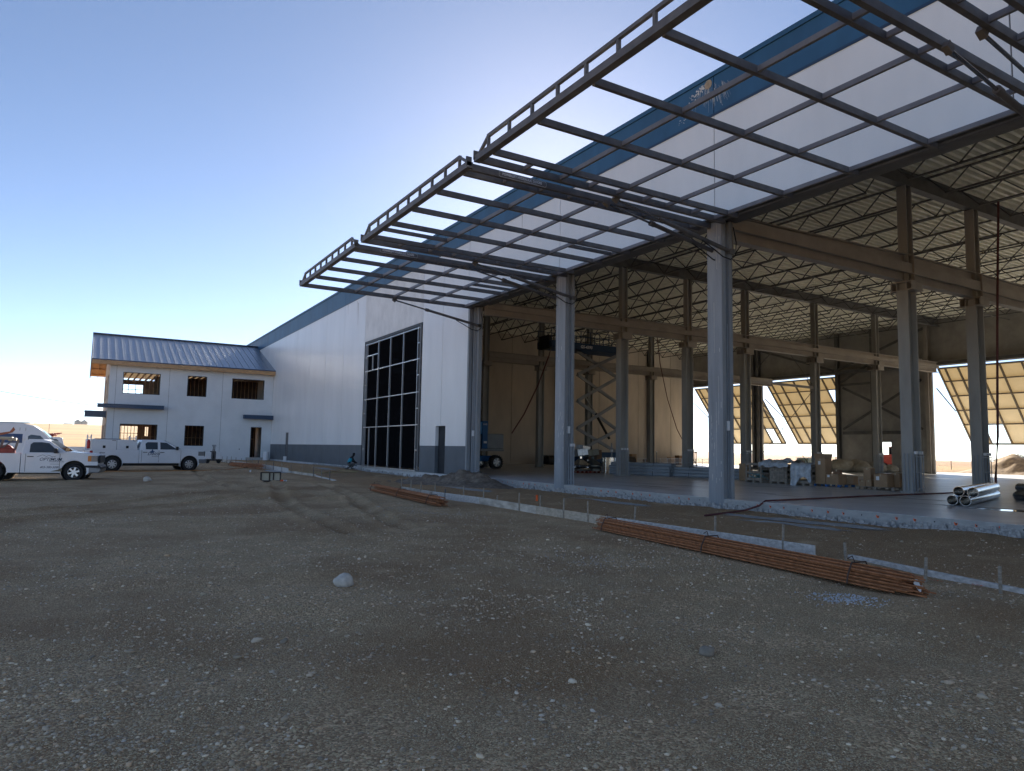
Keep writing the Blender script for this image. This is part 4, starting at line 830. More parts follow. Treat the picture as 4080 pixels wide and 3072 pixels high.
# ------------------------------------------------------------------ formwork, stakes, rebar
def gpt(x, y, dz=0): return (x, y, gzs(x, y) + dz)
run = [(26.9, -6.52), (25.9, -6.72), (22.95, -6.76), (19.7, -6.68), (16.2, -6.84), (13.1, -6.93), (7.67, -6.88)]
tones = [wood_form, M('form_lumber_pale', (0.64, 0.59, 0.52), .8, var=.22, scale=4, col2=(.76, .72, .66), stretch=(1, 3, 6)), M('form_lumber_tan', (0.50, 0.42, 0.32), .8, var=.2, scale=3, stretch=(1, 3, 6))]
lab = ['low end board at the far tip of the near form run', 'form board next to the far tip of the near run', 'bluish pale form board, third from the far tip of the near run', 'middle form board of the near run, in front of the second door bay', 'tan form board just left of the near rebar bundle', 'stained form board standing behind the near rebar bundle']
def board(p, q, h, t, m, label, group):
    z0, z1 = gzs(*p), gzs(*q); a = Vector((p[0], p[1], z0 + h / 2 - .03)); b = Vector((q[0], q[1], z1 + h / 2 - .03)); d = (b - a).normalized() * .01
    o = MB().bar(a + d, b - d, t, h).build('form_board', m, bevel=.006); return tag(o, label, 'board', group)
for i, ((ya, xa), (yb, xb)) in enumerate(zip(run, run[1:])): board((xa, ya), (xb, yb), .08 if i == 0 else .24, .04, tones[[0, 0, 1, 0, 2, 1][i]], lab[i], 'form boards of the near run')
board((-6.30, 7.45), (-7.45, 3.1), .09, .10, tones[1], 'white painted timber lying on the gravel at the right edge', 'form boards of the near run')
ordn = ['first', 'second', 'third', 'fourth', 'fifth', 'sixth', 'seventh', 'eighth', 'ninth', 'tenth', 'eleventh', 'twelfth', 'thirteenth', 'fourteenth', 'fifteenth', 'sixteenth', 'seventeenth', 'eighteenth', 'nineteenth', 'twentieth']
def stake(x, y, h, m, label, group, tilt=0):
    z = gzs(x, y); o = MB().bar((x, y, z - .08), (x + tilt, y + random.uniform(-.02, .02), z + h), .034, .034, (0, 1, 0)).build('stake', m, bevel=.004); return tag(o, label, 'stake', group)
st_grey = M('stake_wood', (0.33, 0.28, 0.22), .85, var=.25, scale=10, stretch=(1, 1, 5)); st_dark = M('stake_dark', (0.13, 0.12, 0.115), .8, var=.2, scale=10)
sy = [(26.7, -6.46), (25.0, -6.68), (24.0, -6.70), (22.95, -6.72), (22.0, -6.70), (20.75, -6.65), (19.65, -6.62), (18.5, -6.68), (17.1, -6.78), (16.2, -6.78), (14.85, -6.86), (13.8, -6.88), (12.3, -6.86), (9.85, -6.84), (8.3, -6.84), (7.05, -6.98), (5.66, -7.28), (4.68, -7.34)]
for i, (y, x) in enumerate(sy):
    off = .055 if i < 15 else 0
    o = stake(x + (-off if i % 3 else off), y, (.5 if i not in (4, 7) else .34) if i < 15 else .34, st_dark if i in (4,) else st_grey, 'timber stake of the near form run, %s from its far end' % ordn[i] if i != 9 else 'timber stake with orange painted top in the near form run', 'stakes of the near form run', random.uniform(-.03, .03))
    if i == 9: MB().bar((x - .055, y, gzs(x, y) + .34), (x - .055, y, gzs(x, y) + .505), .042, .042, (0, 1, 0)).build('painted_tip', orange_pt, o)
far = [(69.3, -6.40), (60.5, -6.37), (52.5, -6.35), (45.7, -6.2), (40.3, -5.98), (34.9, -6.48)]
labf = ['far form board beside the white machine', 'second board of the far form run, behind the far rebar', 'pale middle board of the far form run', 'fourth board of the far form run, low on the dirt', 'nearest board of the far form run, slumped into dirt']
for i, ((ya, xa), (yb, xb)) in enumerate(zip(far, far[1:])): board((xa, ya), (xb, yb), (.26, .26, .30, .16, .10)[i], .04, tones[(0, 0, 1, 0, 1)[i]], labf[i], 'form boards of the far run')
for i in range(16):
    y = 68.5 - i * 2.15; x = float(np.interp(-y, [-q[0] for q in far], [q[1] for q in far])); stake(x - .06, y, random.uniform(.45, .62), st_dark if i % 2 else st_grey, 'thin stake of the far form run, %s from the office end' % ordn[i], 'stakes of the far form run', random.uniform(-.03, .03))

def bar_mesh(L):
    m = MB(); pts = [(0, L * k / 7, random.uniform(-.004, .004)) for k in range(8)]; m.path(pts, .011, 6); me = m.mesh('rebar'); me.materials.append(rust); return me
def rebar(label, a, b, n, wdt, hgt):
    a, b = Vector(a), Vector(b); L = (b - a).length; ang = math.atan2(-(b - a).x, (b - a).y); T = thing('rebar_bundle', label, 'rebar', (a.x, a.y, a.z), ang, 'bundles of rusty rebar', world=False)
    pit = math.asin((b.z - a.z) / L); meshes = [bar_mesh(L - .1 * k) for k in range(4)]
    k = 0
    while k < n:
        u, v = random.uniform(-1, 1), random.uniform(0, 1)
        if abs(u) > 1 - .45 * v: continue
        o = bpy.data.objects.new('bar', meshes[k % 4]); COL.objects.link(o); o.parent = T; o.location = (u * wdt / 2, random.uniform(0, .35), .012 + v * hgt); o.rotation_euler = (pit, random.uniform(0, 3), random.uniform(-.006, .006)); k += 1
    for t in (.06, .5, .9):
        y = L * t; zz = y * math.tan(pit); w2 = wdt / 2 + .015
        MB().path([(-w2, y - .02, zz + .01), (-w2 * .95, y, zz + hgt * .5), (-w2 * .6, y + .01, zz + hgt + .02), (w2 * .55, y + .02, zz + hgt + .02), (w2 * .9, y + .03, zz + hgt * .5), (w2, y + .03, zz + .01)], .012, 6).build('tie_wire', M('tie_wire', (0.10, 0.06, 0.045), .7, .3, var=.2), T)
        MB().path([(w2 * .2, y, zz + hgt + .02), (w2 * .1, y - .06, zz + hgt + .09), (w2 * .3, y - .1, zz + hgt + .05)], .008, 5).build('tie_wire', MATS['tie_wire'], T)
    return T, L, pit
T, L, pit = rebar('long rusty rebar bundle in the right foreground with white tags', gpt(-7.62, 12.5, .02), gpt(-8.6, 5.12, .02), 78, .44, .25)
MB().add([(-.12, L - .05, .20), (-.02, L + .10, .19), (-.06, L + .16, .08), (-.16, L + .06, .10)], [(0, 1, 2, 3)]).build('tag', paper, T, fix=False); MB().add([(.02, L + .12, .22), (.10, L + .14, .16), (.06, L + .20, .04), (.00, L + .17, .10)], [(0, 1, 2, 3)]).build('tag', paper, T, fix=False)
T, L, pit = rebar('rusty rebar bundle in mid yard left of the form boards', gpt(-7.5, 27.0, .02), gpt(-8.25, 19.15, .02), 56, .42, .25)
MB().add([(-.1, L - .1, .22), (.08, L - .08, .25), (.10, L + .06, .22), (-.08, L + .04, .20)], [(0, 1, 2, 3)]).build('tag', paper, T, fix=False)
rebar('far rusty rebar bundle near the office formwork', gpt(-7.9, 56.2, .03), gpt(-7.05, 49.3, .03), 34, .42, .24)

# ------------------------------------------------------------------ rocks, dirt, marks on the ground
def rock(label, x, y, sx, sy_, sz, m, seed, sub=3, rz=.4):
    bm = bmesh.new(); bmesh.ops.create_icosphere(bm, subdivisions=sub, radius=1); rg = random.Random(seed); ph = [rg.uniform(0, 6) for _ in range(6)]
    for v in bm.verts:
        c = v.co; k = 1 + .10 * math.sin(2.3 * c.x + ph[0]) + .09 * math.sin(3.1 * c.y + ph[1]) + .07 * math.sin(4.2 * c.z + ph[2] + 2 * c.x) + rg.uniform(-.012, .012); v.co = Vector((c.x * sx * k, c.y * sy_ * k, max(c.z, -.55) * sz * k))
    me = bpy.data.meshes.new('rock'); bm.to_mesh(me); bm.free(); me.materials.append(m); me.shade_smooth(); o = bpy.data.objects.new('rock', me); COL.objects.link(o); o.location = gpt(x, y, sz * .42); o.rotation_euler = (0, 0, rz); return tag(o, label, 'rock')
pale_rock = M('pale_rock', (0.62, 0.56, 0.48), .85, var=.18, scale=9, bump=.15, bscale=14); brown_rock = M('brown_rock', (0.30, 0.25, 0.19), .9, var=.2, scale=12, bump=.2, bscale=18)
rock('pale boulder lying alone on the gravel in the left foreground', -14.5, 8.85, .135, .11, .10, pale_rock, 3)
rock('dusty stone on the dirt in front of the crew-cab pickup', -14.7, 36.8, .18, .15, .15, pale_rock, 9)
rock('brown flat-topped stone half buried in the right foreground', -12.62, 4.58, .08, .065, .05, brown_rock, 5)
# heap of earth against the slab
hx = np.linspace(-4.6, -.05, 40); hy = np.linspace(26.6, 36.0, 70); HX, HY = np.meshgrid(hx, hy, indexing='ij')
H = .62 * np.exp(-((HX + 1.5) / 1.15) ** 2 - ((HY - 30.4) / 2.1) ** 2) + .30 * np.exp(-((HX + 2.8) / .9) ** 2 - ((HY - 32.8) / 1.8) ** 2)
H = H * (1 + .55 * (vnoise(HX * 1.9, HY * 1.9, 21) - .5) + .5 * (vnoise(HX * 5, HY * 5, 22) - .5)) + .03 * (vnoise(HX * 9, HY * 9, 23) - .5)
ii = np.arange(H.size).reshape(H.shape); qd = np.stack([ii[:-1, :-1], ii[1:, :-1], ii[1:, 1:], ii[:-1, 1:]], -1).reshape(-1, 4)
me = np_mesh('dirt_pile', np.stack([HX.ravel(), HY.ravel(), (gz(HX, HY) + H - .05).ravel()], -1), qd, 4); me.shade_smooth()
dirt_m = M('loose_earth', (0.20, 0.155, 0.115), .95, var=.35, scale=5, bump=.6, bscale=22); me.materials.append(dirt_m); o = bpy.data.objects.new('dirt_pile', me); COL.objects.link(o); tag(o, 'low brown heap of earth against the slab at the far door bay', 'dirt pile')
# patches of crushed pale stone and dried cement
def scatter_patch(nm, label, x, y, sx, sy_, n, smin, smax, m, seed):
    rg = random.Random(seed); q = MB()
    for k in range(n):
        px, py = rg.gauss(x, sx), rg.gauss(y, sy_); s = rg.uniform(smin, smax); z = gzs(px, py); a = rg.uniform(0, 6); pts = []
        for (dx, dy, dz) in ((1, 0, 0), (-.5, .9, 0), (-.6, -.8, 0), (.1, .1, .8)): pts.append((px + s * (dx * math.cos(a) - dy * math.sin(a)), py + s * (dx * math.sin(a) + dy * math.cos(a)), z - .004 + s * dz))
        q.add(pts, [(0, 1, 3), (1, 2, 3), (2, 0, 3)])
    return tag(q.build(nm, m, fix=False), label, 'gravel', kind='stuff')
blue_stone = M('crushed_bluestone', (0.48, 0.48, 0.49), .85, var=.25, scale=30)
scatter_patch('crushed_stone', 'pale bluish crushed stone spilled before the near rebar', -9.55, 5.35, .16, .22, 520, .006, .022, blue_stone, 2)
scatter_patch('crushed_stone', 'scattered pale stone chips below the middle of the near rebar', -10.3, 9.2, .5, .45, 260, .006, .018, blue_stone, 4)
scatter_patch('crushed_stone', 'pale stone chips left of the middle rebar bundle', -9.6, 17.2, .7, 1.6, 500, .006, .02, blue_stone, 6)
cement_m = M('dried_cement', (0.36, 0.34, 0.31), .9, var=.2, scale=6)
def flat_patch(nm, x, y, rx, ry, m, h=.006, n=26, rot=0, jit=.28):
    pts = []
    for k in range(n):
        a = 6.283 * k / n; rr = 1 + random.uniform(-jit, jit); u, v = rx * rr * math.cos(a), ry * rr * math.sin(a); pts.append((x + u * math.cos(rot) - v * math.sin(rot), y + u * math.sin(rot) + v * math.cos(rot)))
    q = MB(); zc = gzs(x, y); q.v = [(px, py, gzs(px, py) + h) for px, py in pts] + [(x + (px - x) * .5, y + (py - y) * .5, gzs(x + (px - x) * .5, y + (py - y) * .5) + h + .012) for px, py in pts] + [(x, y, zc + h + .015)]
    q.f = [(k, (k + 1) % n, n + (k + 1) % n, n + k) for k in range(n)] + [(n + k, n + (k + 1) % n, 2 * n) for k in range(n)]
    o = q.build(nm, m, fix=False); o['kind'] = 'structure'; return o
for x, y, rx, ry, rt in ((-1.9, 19.1, .35, 1.9, .15), (-1.7, 12.0, .4, 2.3, .12), (-2.6, 11.3, .25, 1.3, .2), (-6.6, 47.5, .5, 2.4, 0), (-2.3, 51, .5, 1.8, .1), (-3.2, 27.0, .35, 1.8, .1)): flat_patch('cement_spill', x, y, rx, ry, cement_m, rot=rt)
for i, (x, y) in enumerate([(-6.93, 7.5), (-6.85, 7.02), (-7.06, 6.6), (-6.86, 6.58), (-6.88, 6.03), (-7.07, 5.57), (-6.99, 5.1), (-7.04, 4.62), (-12.62, 17.56)]):
    q = MB(); rg = random.Random(i + 40)
    for k in range(10):
        px, py = x + rg.gauss(0, .012), y + rg.gauss(0, .07 if i < 8 else .12); q.disc((px, py, gzs(px, py) + .012 + k * .0004), rg.uniform(.006, .022), 6, (0, 0, 1), .4)
    o = q.build('paint_mark', orange_pt, fix=False); o['kind'] = 'structure'

# ------------------------------------------------------------------ small things in the yard
C = thing('form_crate', 'open timber crate with two pale panels on the dirt', 'crate', gpt(-9.5, 35.6), R(-4), world=False)
dk_w = M('dark_timber', (0.075, 0.06, 0.05), .85, var=.2, scale=6)
for x in (-.44, -.06, .12, .44): MB().box(x - .03, x + .03, -.14, -.10, .06, .46).build('post', dk_w, C)
MB().box(-.47, .47, -.12, .25, .0, .06).build('base', dk_w, C); MB().box(-.47, .47, -.145, -.08, .42, .47).build('rail', dk_w, C)
for x0, x1 in ((-.41, -.09), (.15, .41), (-.03, .09)): MB().box(x0, x1, -.095, -.06, .07, .42).build('panel', M('cream_panel', (0.50, 0.46, 0.36), .7, var=.1), C)
MB().box(-.44, .44, .20, .24, .06, .44).build('back_panel', dk_w, C)
SP = thing('spray_can', 'orange and white marking paint can lying by the crate', 'spray can', gpt(-9.05, 34.9, .04), R(-5), world=False)
MB().tube((-.14, 0, 0), (0, 0, 0), .036, 12).build('cap', M('can_orange', (.85, .13, .03), .5, var=0), SP); MB().tube((0.001, 0, 0), (.15, 0, 0), .033, 12).build('can', white_pl, SP); MB().tube((.05, 0, 0), (.09, 0, 0), .0345, 12).build('band', decal_b, SP)
o = MB().lathe([(.001, 0), (.05, 0), (.06, .12), (.062, .125), (.001, .125)], gpt(-8.3, 46.5), 12).build('paper_cup', white_pl, smooth=True); tag(o, 'small white cup dropped on the dirt left of the crate', 'cup')
D = MB().lathe([(.001, 0), (.30, 0), (.315, .03), (.30, .08), (.30, .28), (.318, .30), (.30, .32), (.30, .60), (.318, .62), (.30, .64), (.30, .86), (.28, .90), (.001, .90)], (-.75, 77.6, gzs(-.75, 77.6)), 24).build('plastic_drum', white_pl, smooth=True); tag(D, 'white plastic drum beside the office door', 'drum')
WM = thing('site_compressor', 'white panelled wheeled machine with black mast by the form boards', 'machine', gpt(-8.05, 63.3), R(3), world=False)
MB().box(-.66, .66, -.35, .4, .22, .34).build('chassis', black_pl, WM); MB().box(-.62, -.18, -.38, .38, .36, .92).build('side_panel', white_pl, WM, bevel=.03); MB().box(.18, .62, -.38, .38, .36, .92).build('side_panel', white_pl, WM, bevel=.03); MB().box(-.17, .17, -.30, .3, .36, 1.0).build('core', black_pl, WM)
q = MB(); q.bar((-.13, -.36, .2), (-.06, -.33, 1.15), .08, .06); q.bar((.13, -.36, .2), (.05, -.33, 1.15), .08, .06); q.bar((-.06, -.33, 1.1), (-.05, -.33, 1.42), .06, .06); q.bar((.06, -.33, 1.1), (.06, -.33, 1.42), .06, .06); q.build('mast', frame_dark, WM); MB().box(-.15, .15, -.40, -.26, 1.38, 1.52).build('mast_head', steel_grey, WM)
for x in (-.62, .62): MB().lathe([(.001, -.07), (.16, -.07), (.18, 0), (.16, .07), (.001, .07)], (x * .7, -.2, .18), 14, 'y').build('wheel', rubber, WM, smooth=True)
q = MB().path([gpt(-17.0, 46.6, .03), gpt(-14, 46.9, .03), gpt(-11, 47.6, .03), gpt(-9.2, 49.6, .03), gpt(-7.6, 52.2, .05), gpt(-6.6, 53.4, .1)], .022, 6).build('air_hose', M('orange_hose', (.55, .25, .08), .6, var=.1), smooth=True); tag(q, 'thin orange hose trailing across the dirt from the pickups', 'hose')
q = MB().path([gpt(-4.6, 44, .02), gpt(-3.2, 46.5, .03), gpt(-2.0, 48.5, .02), gpt(-1.2, 47.4, .02), gpt(-1.6, 46.0, .03), gpt(-3.4, 45.2, .02), gpt(-5.4, 46.5, .02), gpt(-6.0, 50, .02)], .02, 6).build('air_hose', M('yellow_hose', (.40, .32, .14), .6, var=.1), smooth=True); tag(q, 'yellowish cord looped on the dirt near the kneeling worker', 'hose')

# ------------------------------------------------------------------ crouching worker
def skin_body(name, joints, edges, m, parent, root=0, sub=2):
    me = bpy.data.meshes.new(name); me.from_pydata([j[0] for j in joints], edges, []); o = bpy.data.objects.new(name, me); COL.objects.link(o)
    md = o.modifiers.new('skin', 'SKIN'); md.use_smooth_shade = True
    for i, j in enumerate(joints): sv = me.skin_vertices[0].data[i]; sv.radius = j[1] if isinstance(j[1], tuple) else (j[1], j[1]); sv.use_root = i == root
    sb = o.modifiers.new('sub', 'SUBSURF'); sb.levels = sub; sb.render_levels = sub
    me.materials.append(m)
    dg = bpy.context.evaluated_depsgraph_get(); ev = bpy.data.meshes.new_from_object(o.evaluated_get(dg)); o.modifiers.clear(); o.data = ev; ev.shade_smooth(); ev.name = name
    o.parent = parent; return o
PX, PY = -.72, 50.2
W = thing('person', 'person in turquoise vest crouching at the foot of the tall window', 'person', (PX, PY, gzs(PX, PY) + .02), 0, world=False)
cloth = M('dark_clothing', (0.022, 0.022, 0.026), .9, var=.2, scale=8); pants = M('grey_trousers', (0.11, 0.105, 0.10), .9, var=.2, scale=8); vest = M('turquoise_vest', (0.02, 0.30, 0.42), .75, var=.1, scale=8); skin_m = M('skin', (0.42, 0.26, 0.18), .6, var=.05)
# continuous body: pelvis, spine, head, arms, folded legs (x forward, y left, z up)
J = [((-.16, 0, .34), (.15, .13)), ((-.10, 0, .52), (.15, .12)), ((0.02, 0, .72), (.17, .13)), ((.10, 0, .84), (.13, .10)), ((.17, 0, .92), .055), ((.22, 0, 1.00), (.075, .085)), ((.25, 0, 1.09), (.085, .095)), ((.26, 0, 1.16), .06),
     ((.08, -.20, .80), .068), ((.20, -.26, .58), .052), ((.40, -.18, .46), .042), ((.47, -.15, .44), .036), ((.08, .20, .80), .068), ((.22, .26, .58), .052), ((.42, .16, .45), .042), ((.49, .13, .43), .036),
     ((-.10, -.12, .32), .10), ((.28, -.18, .40), .078), ((.02, -.17, .10), .055), ((.10, -.17, .045), .045), ((.20, -.17, .04), .038),
     ((-.10, .12, .32), .10), ((.22, .18, .22), .078), ((-.14, .17, .10), .055), ((-.20, .17, .06), .045), ((-.16, .17, .03), .04)]
Ed = [(0, 1), (1, 2), (2, 3), (3, 4), (4, 5), (5, 6), (6, 7), (3, 8), (8, 9), (9, 10), (10, 11), (3, 12), (12, 13), (13, 14), (14, 15), (0, 16), (16, 17), (17, 18), (18, 19), (19, 20), (0, 21), (21, 22), (22, 23), (23, 24), (24, 25)]
bd = skin_body('body', J, Ed, cloth, W)
bd.data.materials.append(pants); bd.data.materials.append(skin_m)
for p_ in bd.data.polygons:
    c = p_.center
    if c.z < .42 and c.x < .36: p_.material_index = 1
    if c.x > .285 and .98 < c.z < 1.12 and abs(c.y) < .06: p_.material_index = 2
    if c.x > .45 and .38 < c.z < .50: p_.material_index = 2
skin_body('vest', [((-.14, 0, .44), (.165, .145)), ((-.08, 0, .56), (.17, .14)), ((.02, 0, .72), (.185, .145)), ((.07, 0, .80), (.16, .12))], [(0, 1), (1, 2), (2, 3)], vest, W)
skin_body('hood', [((.20, 0, 1.02), (.09, .10)), ((.235, 0, 1.11), (.10, .108)), ((.24, 0, 1.18), .07)], [(0, 1), (1, 2)], cloth, W); 
for sgn, bx in ((-1, .47), (1, .49)):
    for k in range(4): skin_body('finger', [((bx + .03, sgn * (.15 if sgn < 0 else .13) + (k - 1.5) * .018, .435), .009), ((bx + .06, sgn * (.15 if sgn < 0 else .13) + (k - 1.5) * .018, .425), .009), ((bx + .075, sgn * (.15 if sgn < 0 else .13) + (k - 1.5) * .018, .40), .008)], [(0, 1), (1, 2)], skin_m, W, sub=1)
    skin_body('thumb', [((bx + .01, sgn * .11, .435), .010), ((bx + .04, sgn * .095, .42), .009)], [(0, 1)], skin_m, W, sub=1)
for (x, y) in ((.13, -.17), (-.20, .17)): MB().box(x - .13, x + .14, y - .05, y + .05, 0, .07).build('boot', M('boot_leather', (.10, .085, .07), .8, var=.1), W, bevel=.03)
# ------------------------------------------------------------------ goods and machines inside the hall
def pallet(x, y, rz, label, m=wood_grey, group='pallets on the hall floor', L=1.2, Wd=1.0, blocks=None):
    T = thing('pallet', label, 'pallet', (x, y, 0.001), rz, group, world=False)
    for k in range(7): MB().box(-L / 2, L / 2, -Wd / 2 + k * Wd / 7 + .01, -Wd / 2 + (k + 1) * Wd / 7 - .01, .115, .14).build('deck_board', m, T)
    for x0 in (-L / 2, -.06, L / 2 - .12):
        for y0 in (-Wd / 2, -.05, Wd / 2 - .1): MB().box(x0, x0 + .12, y0, y0 + .1, .02, .114).build('block', blocks or m, T)
    for y0 in (-Wd / 2, -.05, Wd / 2 - .1): MB().box(-L / 2, L / 2, y0, y0 + .1, 0, .019).build('bottom_board', m, T)
    return T
def carton(x, y, z, dx, dy, dz, rz, label, m=card, lab=None, group='cartons on the hall floor', open_top=False):
    T = thing('carton', label, 'box', (x, y, z), rz, group, world=False)
    MB().box(-dx / 2, dx / 2, -dy / 2, dy / 2, 0.001, dz).build('box', m, T, bevel=.008)
    MB().box(-dx / 2 - .002, dx / 2 + .002, -.03, .03, dz - .08, dz + .002).build('tape', M('parcel_tape', (.45, .36, .24), .4, var=.05), T)
    if lab: MB().box(-dx / 2 - .004, -dx / 2 - .001, lab[0], lab[0] + lab[2], lab[1], lab[1] + lab[3]).build('label', paper, T)
    if open_top:
        for sg in (-1, 1): MB().bar((sg * dx / 2, -dy / 2, dz), (sg * dx / 2, -dy / 2, dz + .001), .01, .01); MB().add([(sg * dx / 2, -dy / 2, dz), (sg * dx / 2, dy / 2, dz), (sg * (dx / 2 + .12), dy / 2, dz + .22), (sg * (dx / 2 + .12), -dy / 2, dz + .22)], [(0, 1, 2, 3)]).build('flap', m, T, fix=False)
    return T
film = M('stretch_film', (0.42, 0.46, 0.50), .25, var=.25, scale=6, spec=.6)
def crumple(nm, x0, x1, y0, y1, z, h, m, label, cat, seed, ny=26, nx_=14, drop=0):
    """crumpled sheet lying over goods, folded down on the side facing -x"""
    xs_ = np.linspace(x0, x1, nx_); ys_ = np.linspace(y0, y1, ny); A, B_ = np.meshgrid(xs_, ys_, indexing='ij')
    Zs = z + h * (vnoise(A * 5, B_ * 5, seed) - .2) * np.sin(np.pi * (A - x0) / (x1 - x0)) ** .5 + .03 * vnoise(A * 17, B_ * 17, seed + 1)
    co = np.stack([A, B_, Zs], -1)
    if drop:
        rows = 7; extra = np.zeros((rows, ny, 3))
        for k in range(rows):
            t = (rows - k) / rows; extra[k, :, 0] = x0 - .02 - .05 * vnoise(ys_ * 9, np.full(ny, k * .9), seed + 3); extra[k, :, 1] = ys_; extra[k, :, 2] = Zs[0] - drop * t * (.55 + .6 * vnoise(ys_ * 4, np.full(ny, .5), seed + 5))
        co = np.concatenate([extra, co], 0)
    n0, n1 = co.shape[:2]; ii = np.arange(n0 * n1).reshape(n0, n1); qd = np.stack([ii[:-1, :-1], ii[1:, :-1], ii[1:, 1:], ii[:-1, 1:]], -1).reshape(-1, 4)
    me = np_mesh(nm, co.reshape(-1, 3), qd, 4); me.materials.append(m); o = bpy.data.objects.new(nm, me); COL.objects.link(o); return tag(o, label, cat)
# slatted crates on pallets along the middle line
def crate(x, y, wy, dx, h, label, vertical=True, open_front=False):
    T = thing('slatted_crate', label, 'crate', (x, y, .001), 0, 'slatted crates near the second column', world=False)
    for y0 in (-wy / 2, -.06, wy / 2 - .12): MB().box(0, dx, y0, y0 + .12, 0, .11).build('skid', wood_grey, T)
    MB().box(0.012, dx, -wy / 2, wy / 2, .111, .14).build('base', wood_grey, T)
    for sx in (0, dx - .02):
        if open_front and sx == 0:
            for z in (.14, .46, .86): MB().box(sx, sx + .025, -wy / 2, wy / 2, z, z + .10).build('slat', wood_grey, T)
            for y0 in (-wy / 2, wy / 2 - .10, wy / 2 - .32): MB().box(sx + .026, sx + .05, y0, y0 + .09, .14, h).build('post', wood_grey, T)
        else:
            n = 7
            for k in range(n): MB().box(sx + .026 if sx == 0 else sx, (sx + .026 if sx == 0 else sx) + .02, -wy / 2 + k * wy / n + .006, -wy / 2 + (k + 1) * wy / n - .008, .14, h - random.uniform(0, .04)).build('slat', wood_grey, T)
            for z in (.14, .50): MB().box(sx - .0, sx + .025, -wy / 2, wy / 2, z, z + .11).build('rail', wood_grey, T)
    for sy in (-wy / 2, wy / 2 - .02):
        for z in (.16, .40, .64, .86): MB().box(.08, dx - .05, sy, sy + .02, z, z + .11).build('slat', wood_grey, T)
    return T
cr1 = crate(11.35, 24.42, 1.0, 1.0, 1.0, 'open-fronted slatted crate of bottles, left of the film-wrapped crates', open_front=True)
cr2 = crate(11.45, 23.02, 1.0, 1.0, .98, 'closed slatted crate between the bottle crate and the wrapped crate')
cr3 = crate(11.2, 21.45, .95, 1.0, .98, 'slatted crate draped with clear plastic film', open_front=True)
for (c_, cy_, n_) in ((cr1, 24.42, 42),):
    q = thing('bottle_pile', 'heap of glass bottles inside the open slatted crate', 'bottles', (11.75, 24.42, .15), 0)
    bt = MB().lathe([(.001, 0), (.035, 0), (.035, .16), (.013, .21), (.013, .27), (.001, .27)], (0, 0, 0), 8).mesh('bottle'); bt.materials.append(M('bottle_glass', (.20, .34, .36), .1, var=.2, scale=9, spec=.8))
    for k in range(n_): o = bpy.data.objects.new('bottle', bt); COL.objects.link(o); o.location = (random.uniform(11.46, 11.9), random.uniform(24.02, 24.6), .18 + random.random() * .26); o.rotation_euler = (random.uniform(0, 6), random.uniform(0, 6), random.uniform(0, 6)); o.parent = q; o.matrix_parent_inverse = WORLD[q.name].inverted()
crumple('plastic_film', 11.3, 12.4, 22.3, 24.0, 1.02, .30, film, 'clear plastic heaped over the middle slatted crates', 'plastic film', 3, drop=.25)
crumple('plastic_film', 11.10, 12.2, 20.9, 22.0, 1.0, .10, film, 'clear plastic film hanging down the front of a crate', 'plastic film', 8, drop=.95)
carton(13.2, 26.5, 0, .5, .45, .9, .1, 'tall carton standing behind the near jamb column')
pb = pallet(11.9, 20.35, R(90), 'blue-footed pallet under the tall cartons', wood_grey, blocks=M('blue_block', (.02, .12, .36), .6, var=.1), L=1.35, Wd=1.1)
carton(11.65, 20.68, .145, .5, .5, 1.12, .05, 'tall open carton with torn top on the blue-footed pallet', lab=(-.02, .85, .12, .16), open_top=True)
carton(11.6, 20.02, .145, .55, .62, .44, -.03, 'low wide carton beside the tall torn carton', lab=(.12, .30, .12, .1))
carton(12.2, 19.75, .145, .5, .5, .36, .2, 'crushed carton at the right end of the blue-footed pallet')
carton(11.72, 20.02, .59, .34, .30, .20, .3, 'small dark carton on top of the low wide one', m=M('dark_cardboard', (.20, .12, .07), .85, var=.15))
pallet(11.6, 17.85, R(88), 'wooden pallet with cartons next to the inner column', wood_grey, L=1.7, Wd=1.1)
for (x, y, dx, dy, dz, l, z) in ((11.30, 18.48, .34, .26, .26, 'small carton at the left front corner of the right pallet', .145), (11.30, 18.20, .34, .26, .26, 'small carton second from left on the right pallet', .145), (11.42, 18.33, .34, .32, .50, 'upright carton stacked on two small cartons', .412), (11.32, 17.62, .5, .58, .52, 'wide carton with two white labels at the front of the right pallet', .145), (11.85, 17.30, .5, .34, .58, 'carton at the right rear of the right pallet', .145), (11.95, 18.0, .55, .5, .54, 'carton at the back of the right pallet', .145)):
    carton(x, y, z, dx, dy, dz, random.uniform(-.04, .04), l, lab=(.05, .28, .14, .16) if 'labels' in l else None)
# heap of insulation near the back wall
bm = bmesh.new()
for (x, y, z, r) in ((39.4, 38.6, .5, 1.05), (40.8, 38.0, .45, 1.0), (42.2, 37.3, .4, .9), (43.5, 36.8, .3, .7), (40.0, 37.2, .35, .8), (38.9, 39.6, .3, .7)):
    bmesh.ops.create_icosphere(bm, subdivisions=3, radius=r, matrix=Matrix.Translation((x, y, z)) @ Matrix.Diagonal((1, 1, .62, 1)))
for v in bm.verts: n_ = float(vnoise(np.array([v.co.x * 2.2]), np.array([v.co.y * 2.2 + v.co.z * 1.7]), 4)[0]) - .5; v.co += v.co.normalized() * 0 + Vector((0, 0, 1)) * n_ * .25; v.co.z = max(v.co.z, .0)
me = bpy.data.meshes.new('tarp_heap'); bm.to_mesh(me); bm.free(); me.materials.append(M('dusty_sheet', (.36, .32, .25), .8, var=.18, scale=3, bump=.3, bscale=5)); me.shade_smooth(); o = bpy.data.objects.new('tarp_heap', me); COL.objects.link(o); tag(o, 'dusty heap of sheeting in front of the dark back wall', 'heap')
